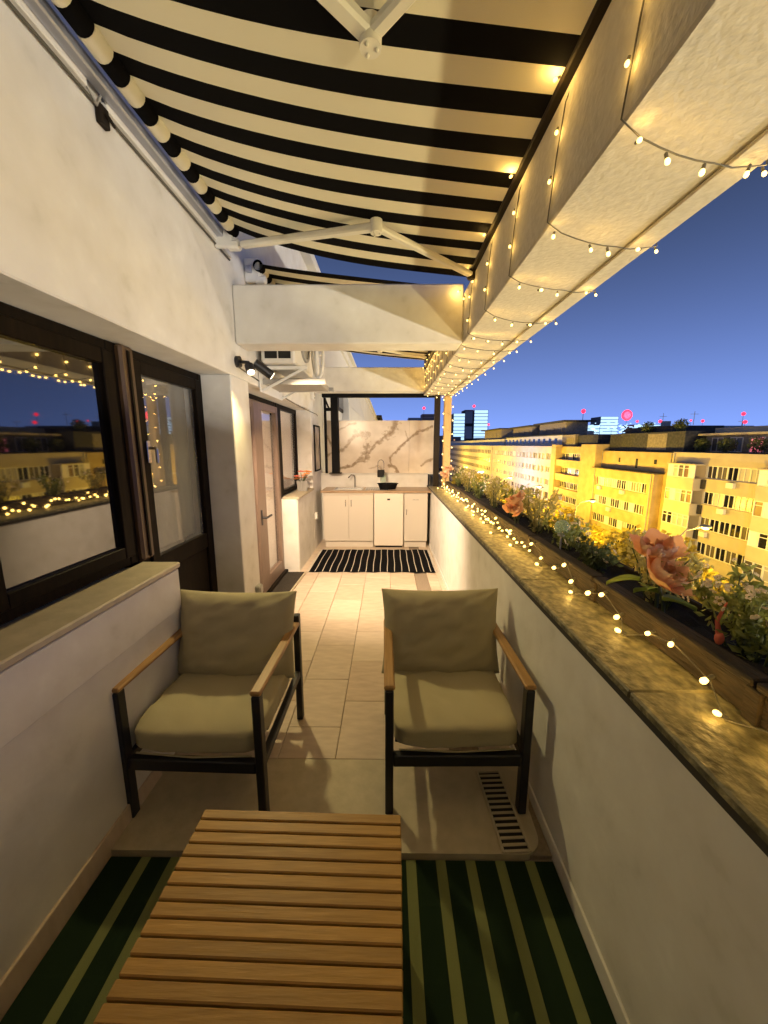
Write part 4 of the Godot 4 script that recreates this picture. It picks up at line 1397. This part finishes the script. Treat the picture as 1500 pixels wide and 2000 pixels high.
func window_unit(parent: Node3D, x: float, y0: float, z_mid: float, wz: float, hy: float, style: int, pane: Material) -> void:
	# a framed window facing -x; frame mesh with its pane as child
	var key := "%.2f_%.2f_%d" % [wz, hy, style]
	if not win_cache.has(key):
		var s := st()
		var f := .07
		box(s, Vector3(0, f / 2, 0), Vector3(.09, f, wz)); box(s, Vector3(0, hy - f / 2, 0), Vector3(.09, f, wz))
		for e in [-1, 1]: box(s, Vector3(-.001, hy / 2, e * (wz - f) / 2), Vector3(.09, hy - 2 * f, f))
		if style == 1: box(s, Vector3(-.002, hy / 2, 0), Vector3(.08, hy - 2 * f, .06))
		if style == 2: box(s, Vector3(-.002, hy * .72, 0), Vector3(.08, .06, wz - 2 * f))
		var pm := st()
		box(pm, Vector3(.02, hy / 2, 0), Vector3(.02, hy - 2 * f, wz - 2 * f))
		win_cache[key] = [s.commit(), pm.commit()]
	var w := piece("window", win_cache[key][0], M.pvc, parent, Vector3(x, y0, z_mid) - parent.position)
	piece("pane", win_cache[key][1], pane, w, Vector3.ZERO)

func pick_pane() -> Material:
	var r := rng.randf()
	if r < .46: return M.pane_dark
	if r < .74: return M.pane_drape
	if r < .87: return M.pane_white
	if r < .93: return M.pane_rust
	return M.pane_lit

func facade(o: Node3D, x: float, z0: float, z1: float, y_top: float, first: float, pitch: float, hy: float, floors: int, groups: Array, wall: Material, depth := 10.0, fine_floors := 9) -> void:
	# z0 > z1 (z0 nearer). groups: [z_near, z_far, count, style]; openings are real recesses
	var s := st()
	bx(s, Vector3(x + .45, STREET, z1), Vector3(x + depth, y_top, z0))
	bx(s, Vector3(x, first, z1), Vector3(x + .449, y_top, z0), .02)
	for f in floors:
		var yt := first - f * pitch
		var yb := yt - hy
		var yn := yt - pitch if f + 1 < floors else STREET
		bx(s, Vector3(x, yn, z1), Vector3(x + .449, yb, z0), .02)
		bx(s, Vector3(x - .07, yb - .12, z1 + .1), Vector3(x - .001, yb - .01, z0 - .1), .01)
		var z := z0
		for g in groups:
			bx(s, Vector3(x + .003, yb, g[0]), Vector3(x + .448, yt, z))
			z = g[1]
		bx(s, Vector3(x + .003, yb, z1), Vector3(x + .448, yt, z))
	obj("wall", s, wall, o, true)
	s = st()
	for zz in [z0 - .35, z1 + .35]: tube(s, [Vector3(x - .09, STREET, zz), Vector3(x - .09, y_top - .1, zz)], .06, -1, 6)
	obj("downpipe", s, M.grey_plastic, o, true)
	for f in mini(floors, fine_floors):
		for g in groups:
			var wz: float = (g[0] - g[1]) / g[2]
			for i in g[2]:
				window_unit(o, x + .2, first - f * pitch - hy + .001, g[0] - wz * (i + .5), wz - .02, hy - .002, g[3], pick_pane())

func ac_box(o: Node3D, at: Vector3) -> void:
	var s := st()
	box(s, at, Vector3(.35, .55, .8), .03)
	obj("air_conditioner", s, M.white_plastic, o, true)

func build_facades() -> void:
	var X := 34.0
	# A: nearest block on the right
	var a := thing("apartment_block", "cream apartment block nearest on the right, with glazed bays and long window strips", "building", Vector3(X + 5, STREET, -36))
	facade(a, X, -22.0, -46.0, .72, -.62, 2.75, 1.35, 6, [[-22.6, -28.6, 5, 1], [-34.9, -41.0, 5, 1]], M.facade_cream)
	for q in [[-29.6, -34.2], [-41.3, -45.3]]:
		var s := st()
		for f in 6:
			var yt := -.62 - f * 2.75
			bx(s, Vector3(X - .95, yt - 2.75, q[1]), Vector3(X - .003, yt - 1.42, q[0]), .03)
		bx(s, Vector3(X - 1.05, -.62, q[1] - .1), Vector3(X - .003, -.48, q[0] + .1), .02)
		obj("bay", s, M.facade_cream, a, true)
		for f in 6:
			var n := 5
			var wz: float = (q[0] - q[1]) / n
			for i in n: window_unit(a, X - .88, -.62 - f * 2.75 - 1.415, q[0] - wz * (i + .5), wz - .03, 1.41, 2, [M.pane_lit, M.pane_rust, M.pane_drape, M.pane_white][(i + f) % 4] if f < 2 else pick_pane())
		s = st()
		for f in 6:
			bx(s, Vector3(X - .2, -.62 - f * 2.75 - 2.5, q[0] + .06), Vector3(X - .004, -.62 - f * 2.75 - 1.5, q[0] + .5))
		obj("vent_panel", s, M.pane_dark, a, true)
	for q in [[-2.4, -37.6], [-5.1, -38.2], [-7.9, -40.0], [-5.2, -25.4]]: ac_box(a, Vector3(X - .19, q[0], q[1]))
	var s := st()
	bx(s, Vector3(X + 3.2, .72, -45.5), Vector3(X + 10, 2.6, -22), .02)
	obj("attic", s, M.attic_brown, a, true)
	s = st()
	bx(s, Vector3(X + 2.6, 2.6, -46), Vector3(X + 10.3, 2.85, -21.5), .02)
	bx(s, Vector3(X + 4.5, 2.85, -46), Vector3(X + 10.3, 3.5, -21.5), .02)
	obj("attic_roof", s, M.facade_cream, a, true)
	s = st()
	bx(s, Vector3(X + .5, .7205, -45.8), Vector3(X + 3.2, .78, -22))
	obj("roof_deck", s, M.roof_dark, a, true)
	for i in 9:
		var pm: Material = M.pane_pink if i == 6 else (M.pane_dark if i % 3 == 0 else M.pane_drape)
		window_unit(a, X + 3.15, .80, -25 - i * 2.35, 1.5, 1.55, 1, pm)
	# B
	var b := thing("apartment_block", "ochre apartment block with a projecting lower volume and three small roof vents", "building", Vector3(X + 5, STREET, -54))
	facade(b, X + .2, -46.02, -61.6, .62, -20.0, 2.85, 1.1, 0, [], M.facade_ochre)
	s = st()
	bx(s, Vector3(X + .2, STREET, -61.6), Vector3(X + .65, -2.0, -46.03))
	obj("back_wall", s, M.facade_ochre, b, true)
	s = st()
	for q in [[-48.9, .5, .55], [-52.6, .45, 1.25], [-56.6, .4, .6]]:
		bx(s, Vector3(X + .17, -.35 - q[2], q[0] - q[1]), Vector3(X + .24, -.3, q[0]), .01)
	obj("vent", s, M.dark, b, true)
	facade(b, X - 1.0, -47.4, -61.2, -2.05, -3.35, 2.85, 1.3, 5, [[-48.6, -60.6, 11, 1]], M.facade_ochre, 1.19)
	s = st()
	bx(s, Vector3(X - 1.25, -2.05, -61.4), Vector3(X + .198, -1.9, -47.2), .02)
	obj("cornice", s, M.roof_dark, b, true)
	for q in [[-5.0, -53.2], [-5.0, -59], [-7.9, -56]]: ac_box(b, Vector3(X - 1.18, q[0], q[1]))
	s = st()
	bx(s, Vector3(X - .8, STREET, -66.4), Vector3(X + 8, 1.65, -61.62), .03)
	obj("stair_tower", s, M.facade_ochre, b, true)
	s = st()
	bx(s, Vector3(X + 1.2, .62, -61.5), Vector3(X + 9, 3.2, -46.1), .05)
	bx(s, Vector3(X + 2.5, 3.2, -60), Vector3(X + 9, 4.0, -50), .05)
	obj("roof_storey", s, M.roof_dark, b, true)
	s = st()
	bx(s, Vector3(X + 1.15, .9, -52.6), Vector3(X + 3.2, 3.0, -49.0), .03)
	obj("roof_hut", s, M.attic_brown, b, true)
	# C
	var c := thing("apartment_block", "ochre apartment block with dark open balconies between two piers", "building", Vector3(X + 5, STREET, -72))
	facade(c, X + .8, -66.42, -79.0, 1.2, -.1, 2.75, 1.25, 6, [[-67.2, -77.2, 7, 1]], M.facade_ochre)
	s = st()
	bx(s, Vector3(X - .5, STREET, -79.0), Vector3(X + .798, 1.55, -77.0), .03)
	for f in 6:
		bx(s, Vector3(X - .3, -.1 - f * 2.75 - 2.3, -76.99), Vector3(X - .1, -.1 - f * 2.75 - 1.2, -66.45), .02)
		bx(s, Vector3(X - .3, -.1 - f * 2.75 - 2.45, -76.99), Vector3(X + .799, -.1 - f * 2.75 - 2.3, -66.45), .01)
	obj("balcony", s, M.facade_ochre, c, true)
	s = st()
	bx(s, Vector3(X + 2, 1.2, -79), Vector3(X + 9, 3.3, -66.5), .05)
	obj("roof_storey", s, M.roof_dark, c, true)
	s = st()
	bx(s, Vector3(X + 1.5, 1.2, -79), Vector3(X + 6, 3.5, -73.5), .03)
	obj("roof_hut", s, M.attic_brown, c, true)
	# D: the long pale block
	var d := thing("apartment_block", "long pale pink apartment block with regular windows running into the distance", "building", Vector3(X + 5, STREET, -130))
	var groups := []
	var z := -80.4
	while z > -124:
		for n in [2, 1, 1]:
			groups.append([z, z - 1.15 * n, n, 1])
			z -= 1.15 * n + .95
	facade(d, X, -79.02, z - .5, 1.25, -.2, 2.75, 1.3, 6, groups, M.facade_pink, 10, 3)
	s = st()
	for f in range(3, 6):
		for g in groups: bx(s, Vector3(X + .3, -.2 - f * 2.75 - 1.3, g[1]), Vector3(X + .4, -.2 - f * 2.75, g[0]))
	var so := obj("lower_windows", s, M.pane_drape, d, true)
	so.set_meta("kind", "stuff")
	var zf := z - .5
	s = st()
	bx(s, Vector3(X, STREET, -230), Vector3(X + 10, 1.2, zf - .01))
	obj("far_wing", s, M.facade_pink, d, true)
	s = st()
	for f in 6:
		for i in 46:
			bx(s, Vector3(X - .03, -.2 - f * 2.75 - 1.3, zf - 3.2 - i * 2.1), Vector3(X + .05, -.2 - f * 2.75, zf - 2 - i * 2.1))
	so = obj("far_windows", s, M.pane_drape, d, true)
	so.set_meta("kind", "stuff")
	s = st()
	bx(s, Vector3(X + 2.0, 1.25, -118), Vector3(X + 9, 3.5, -80), .03)
	bx(s, Vector3(X + 2.4, 1.2, -226), Vector3(X + 9, 3.3, -121), .03)
	obj("attic", s, M.facade_white, d, true)
	s = st()
	for i in 12: bx(s, Vector3(X + 1.96, 1.9, -83.6 - i * 3.1), Vector3(X + 2.05, 2.9, -82.4 - i * 3.1))
	obj("attic_window", s, M.pane_dark, d, true)
	s = st()
	bx(s, Vector3(X + 1.6, 3.5, -118), Vector3(X + 9, 3.72, -79.5), .03)
	obj("attic_roof", s, M.roof_dark, d, true)
	for q in [[-82.0, -96.0, 6.3], [-101, -116, 6.2], [-128, -150, 6.6]]:
		s = st()
		bx(s, Vector3(X + 3.4, 3.3, q[1]), Vector3(X + 8, q[2], q[0]), .03)
		for i in 3: bx(s, Vector3(X + 3.3, 4.0, q[0] - 3.0 - i * 4.2), Vector3(X + 3.42, 5.2, q[0] - 1.4 - i * 4.2))
		var hut := obj("penthouse", s, M.attic_brown, d, true)
		s = st()
		bx(s, Vector3(X + 2.2, q[2], q[1] - 1.2), Vector3(X + 9, q[2] + .3, q[0] + 1.4), .03)
		obj("flat_roof", s, M.roof_dark, hut)
	s = st()
	for i in 16:
		var zc := -24.0 - i * 6.3
		var xc := X + 4.6 + 1.5 * sin(i * 3.1)
		var yr := 3.45 if zc > -46 else (4.0 if zc > -60 else 3.3)
		tube(s, [Vector3(xc, yr, zc), Vector3(xc, yr + 1.3 + .8 * sin(i * 1.7), zc)], .03, -1, 5)
		bar(s, Vector3(xc - .5, yr + 1.1 + .5 * sin(i * 1.7), zc), Vector3(xc + .5, yr + 1.1 + .5 * sin(i * 1.7), zc), .04, .04)
		if i % 3 == 2: bx(s, Vector3(xc + .6, yr - .3, zc - 1.2), Vector3(xc + 1.5, yr + .9, zc - .4), .03)
	var ra := obj("roof_aerials", s, M.grey_plastic, self)
	tag(ra, "aerials, vents and chimneys on the roofs of the blocks opposite", "aerials", "", "stuff")
	# roof terrace shrubs
	var lab := ["dark shrub on the roof terrace of the nearest block, left end", "dark shrub on the nearest block's roof, beside the pink window", "bushy shrub on the nearest block's roof, right of the pink window", "dark conical shrub on the nearest block's roof towards the photo edge", "shrub on the dark roof of the ochre block", "second shrub on the ochre block's dark roof beside the hut"]
	var pos := [Vector3(X + 1.8, .78, -44.2), Vector3(X + 1.8, .78, -41.0), Vector3(X + 1.8, .78, -37.6), Vector3(X + 1.8, .78, -34.4), Vector3(X + 1.9, 3.2, -48.0), Vector3(X + 1.9, 3.2, -54.0)]
	for i in 6:
		var sh := thing("roof_shrub", lab[i], "shrub", pos[i], 0.0, "shrubs on the roofs opposite")
		s = st(); tube(s, [Vector3.ZERO, Vector3(0, .5, 0)], .05, .03, 6); obj("trunk", s, M.bark, sh)
		var xs := []
		for k in 500:
			var q := rand_dir() * pow(rng.randf(), .4) * Vector3(.6, .75, 1.0)
			xs.append(Transform3D(rand_basis(), q + Vector3(0, .75, 0)))
		scatter("crown", sh, leaf_mesh(.22, .14), M.leaf_dark, xs)

# ---------------------------------------------------------------- street lamps and trees
func street_lamp(label: String, at: Vector3, h: float, head_dir: Vector3, c: Color, e: float, lens: Material) -> void:
	var o := thing("street_lamp", label, "street lamp", at, 0.0, "street lamps along the boulevard")
	var s := st()
	tube(s, [Vector3.ZERO, Vector3(0, h - .9, 0)], .11, .06, 8)
	obj("pole", s, M.grey_plastic, o)
	s = st()
	tube(s, [Vector3(0, h - .9, 0), head_dir * .5 + Vector3(0, h - .3, 0), head_dir * 1.7 + Vector3(0, h, 0)], .05, .04, 8)
	obj("arm", s, M.grey_plastic, o)
	s = st()
	ball(s, head_dir * 2.0 + Vector3(0, h + .02, 0), Vector3(.42, .14, .42), 12, 6)
	var hd := obj("lamp_head", s, M.grey_plastic, o)
	s = st()
	ball(s, head_dir * 2.0 + Vector3(0, h - .1, 0), Vector3(.28, .12, .28), 12, 6)
	obj("lens", s, lens, hd)
	lamp(o, head_dir * 2.0 + Vector3(0, h - .5, 0), c, e, .28)

func build_street() -> void:
	var warm := Color(1, .81, .24)
	var white := Color(1, .965, .9)
	var cold := Color(.93, .9, 1)
	var spots := [
		["street lamp in front of the nearest cream block", Vector3(23.5, STREET, -30), 12.6, warm, 100.0, M.lamp_sodium],
		["street lamp before the gap between the cream and the ochre block", Vector3(23.0, STREET, -46), 12.4, warm, 185.0, M.lamp_sodium],
		["street lamp among the yellow tree tops before the ochre block", Vector3(22.0, STREET, -60), 12.6, warm, 235.0, M.lamp_sodium],
		["street lamp before the block with dark balconies", Vector3(22.5, STREET, -76), 12.6, warm, 310.0, M.lamp_sodium],
		["pale street lamp before the long pink block", Vector3(21.0, STREET, -93), 12.6, cold, 175.0, M.lamp_glass],
		["street lamp before the middle of the long pink block", Vector3(21.0, STREET, -112), 12.6, warm, 300.0, M.lamp_sodium],
		["second street lamp from the far end of the boulevard", Vector3(20.0, STREET, -138), 12.6, warm, 420.0, M.lamp_sodium],
		["farthest street lamp of the boulevard", Vector3(18.5, STREET, -168), 12.6, warm, 500.0, M.lamp_sodium]]
	for q in spots: street_lamp(q[0], q[1], q[2], Vector3(1, 0, 0), q[3], q[4], q[5])
	var across := ["level with the near end of the terrace", "level with the far end of the terrace", "first behind the photographer", "second behind the photographer", "third behind the photographer", "fourth behind the photographer"]
	var zs := [4.0, -12.0, 12.0, 20.0, 29.0, 38.0]
	for i in 6: street_lamp("unseen pale street lamp across the road, " + across[i], Vector3(23.0, STREET, zs[i]), 12.6, Vector3(-1, 0, 0), white, [70.0, 90.0, 90.0, 120.0, 170.0, 220.0][i], M.lamp_glass)  # unseen lamps, placed to light the upper wall, beam and awning
	var near := ["below the middle of the terrace", "below the near end of the terrace", "below and behind the photographer"]
	for i in 3: street_lamp("unseen street lamp on the near pavement, " + near[i], Vector3(6.8, STREET, [-8.0, 2.0, 11.0][i]), 12.2, Vector3(1, 0, 0), Color(1, .91, .66), [54.0, 54.0, 70.0][i], M.lamp_glass)  # unseen kerb lamps, added to light the awning from below
	# trees
	var crown := []
	for k in 2600:
		var c: Vector3 = [Vector3(0, 0, 0), Vector3(1.2, .6, .8), Vector3(-1.1, .3, -.9), Vector3(.4, 1.4, -1.0), Vector3(-.5, 1.2, 1.1), Vector3(.9, -.6, -1.4), Vector3(-1.0, -.5, 1.3)][k % 7]
		var q := c + rand_dir() * pow(rng.randf(), .35) * Vector3(1.5, 1.25, 1.5)
		crown.append(Transform3D(rand_basis(.2) * Basis.from_scale(Vector3.ONE * rng.randf_range(.7, 1.4)), q))
	var mm := MultiMesh.new()
	mm.transform_format = MultiMesh.TRANSFORM_3D
	mm.mesh = leaf_mesh(.42, .28)
	mm.instance_count = crown.size()
	for i in crown.size(): mm.set_instance_transform(i, crown[i])
	var ord := ["nearest", "second nearest", "third", "fourth", "fifth", "sixth", "seventh", "eighth", "ninth", "tenth", "eleventh", "twelfth", "thirteenth", "farthest"]
	for i in 14:
		var z := -31.0 - i * 7.2
		var t := thing("street_tree", "yellow lit street tree on the far pavement, %s from the camera" % ord[i], "tree", Vector3(26.0 + sin(i * 2.3) * 1.2, STREET, z), i * 1.3, "street trees lit by the lamps")
		var s := st()
		var h := 5.9 + 1.2 * sin(i * 1.7)
		tube(s, [Vector3.ZERO, Vector3(.1, h * .4, .05), Vector3(0, h, 0)], .22, .09, 8)
		for e in 5:
			var a := e * 1.26
			tube(s, [Vector3(0, h * .6, 0), Vector3(cos(a) * .8, h * .85, sin(a) * .8), Vector3(cos(a) * 1.6, h + .3, sin(a) * 1.6)], .08, .03, 6)
		obj("trunk", s, M.bark, t)
		var o := MultiMeshInstance3D.new()
		o.multimesh = mm
		o.material_override = M.leaf_street
		o.name = "crown"
		o.set_meta("kind", "stuff")
		o.position = Vector3(0, h + .6, 0)
		o.scale = Vector3(1.3, 1.0 + .15 * sin(i * 2.9), 1.55)
		t.add_child(o)

# ---------------------------------------------------------------- skyline
func tower(label: String, x0: float, x1: float, y: float, z: float, wall: Material, pane: Material, bands: int, split := -1.0) -> Node3D:
	var o := thing("tower_block", label, "building", Vector3((x0 + x1) / 2, STREET, z))
	var s := st()
	bx(s, Vector3(x0, STREET, z - 20), Vector3(x1, y, z))
	obj("wall", s, wall, o, true)
	s = st()
	var step := (y - 6.0) / bands
	for i in bands:
		var yb := 6.0 + i * step
		if split > 0.0:
			bx(s, Vector3(x0 + .6, yb + step * .25, z), Vector3(lerpf(x0, x1, split) - 2.2, yb + step * .85, z + .3))
			bx(s, Vector3(lerpf(x0, x1, split) + 2.2, yb + step * .25, z), Vector3(x1 - .6, yb + step * .85, z + .3))
		else:
			bx(s, Vector3(x0 + .4, yb + step * .12, z), Vector3(x1 - .4, yb + step * .92, z + .3))
	obj("facade_band", s, pane, o, true)  # cold bands glow in place of floodlight on the office tower walls
	return o

func red_light(label: String, at: Vector3, r: float, foot: float, big := false) -> void:
	if not big: r *= .8
	var o := thing("warning_light", label, "warning light", at, 0.0, "red warning lights on the skyline")
	var s := st()
	tube(s, [Vector3(0, foot - at.y, 0), Vector3(0, -r, 0)], .22, .1, 6)
	obj("mast", s, M.roof_dark, o)
	s = st()
	ball(s, Vector3.ZERO, Vector3.ONE * r, 12, 8)
	obj("lamp", s, M.red_lamp_big if big else M.red_lamp, o)
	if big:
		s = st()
		var halo_pts := []
		for i in 25: halo_pts.append(Vector3(cos(TAU * i / 24) * 4.4, sin(TAU * i / 24) * 4.4, 0))
		tube(s, halo_pts, 1.2, -1, 8)
		obj("ring", s, M.red_lamp, o)  # added glowing ring, stands in for the glare halo round the lamp

func build_far_city() -> void:
	tower("floodlit white office tower left of the centre of the skyline, right half", 92.5, 107.5, 38, -420, M.far_wall, M.cold_glow, 9)
	tower("floodlit white office tower beside the wooden post, left half", 70.5, 83.0, 34.5, -421, M.far_wall, M.cold_glow, 8)
	tower("dark lift core between the two halves of the white office tower", 83.2, 92.3, 38.5, -424, M.roof_dark, M.pane_dark, 2)
	tower("dim pinkish tower seen above the marble panel, lower part", 22, 36.5, 30, -420, M.far_wall_pink, M.pane_dark, 6)
	tower("dim pinkish tower seen above the marble panel, taller part", 36.6, 53, 34, -422, M.far_wall_pink, M.pane_drape, 8)
	tower("white lit complex on the skyline left of the big red light", 228, 247, 31, -420, M.far_wall, M.cold_glow, 8)
	tower("low white lit hall left of the white lit complex", 198, 227, 22, -418, M.far_wall, M.cold_glow, 4)
	tower("low bluish lit hall right of the big red light", 262, 300, 22.5, -416, M.far_wall, M.cold_glow, 4)
	tower("long dim block on the skyline at the right edge", 225, 300, 15, -300, M.far_wall, M.pane_drape, 3)
	tower("dim flat block on the skyline above the cream block", 160, 215, 12.5, -230, M.attic_brown, M.pane_dark, 2)
	var s := st()
	var s2 := st()
	for i in 240:
		var x := rng.randf_range(-20, 620)
		var z := rng.randf_range(-560, -150)
		if x < 70 and z > -300: continue
		var h := rng.randf_range(-2, 8) + maxf(0.0, (-z - 200) * .018)
		var w := rng.randf_range(8, 26)
		bx(s, Vector3(x, STREET, z - 12), Vector3(x + w, h, z))
		for k in 3:
			if rng.randf() < .4:
				var wx := x + rng.randf() * (w - 2)
				bx(s2, Vector3(wx, h - 3.4, z), Vector3(wx + 1.2, h - 2.2, z + .2))
	tag(obj("far_city", s, M.far_wall, self), "dark mass of far-off city blocks along the horizon", "city", "", "stuff")
	var s3 := st()
	for i in 170:
		var x := 190 + 115 * rng.randf()
		var w := rng.randf_range(.6, 3.2)
		var y := rng.randf_range(11, 19) + 7.0 * rng.randf() * rng.randf()
		bx(s3, Vector3(x, y, -398), Vector3(x + w, y + rng.randf_range(.5, 1.1), -397.5))
	tag(obj("far_city_lights", s3, M.cold_glow, self), "cluster of cold white lights of the distant city centre under the big red light", "lights", "", "stuff")
	tag(obj("far_city_windows", s2, M.pane_lit, self), "scattered lit windows of the far-off city", "windows", "", "stuff")
	red_light("red warning light above the dim pinkish tower", Vector3(38.4, 40, -420), 1.7, 30)
	red_light("red warning light on top of the white office tower", Vector3(92, 42, -420), 1.7, 38)
	red_light("red warning light low at the right corner of the white office tower", Vector3(108.5, 22.8, -420), 1.4, 5)
	red_light("red warning light on the mast above the flat-roofed penthouses", Vector3(99.5, 18.3, -200), 1.3, 3)
	red_light("largest and brightest red light on the skyline, with an added ring for its glare", Vector3(255.7, 32.5, -420), 3.4, 10, true)
	red_light("small red light just right of the brightest one", Vector3(267.4, 26, -420), 1.5, 10)
	red_light("small red light above the bluish lit hall", Vector3(291.9, 26, -420), 2.0, 10)
	red_light("small red light right of the bluish lit hall, fainter of two", Vector3(324.4, 27, -420), 1.2, 10)
	red_light("small red light right of the bluish lit hall, stronger of two", Vector3(337, 26.4, -420), 1.8, 10)
	red_light("upper of the two red lights at the right edge", Vector3(270.8, 24.6, -300), 1.7, 10)
	red_light("lower of the two red lights at the right edge", Vector3(272.0, 18.5, -299), 1.7, 10)
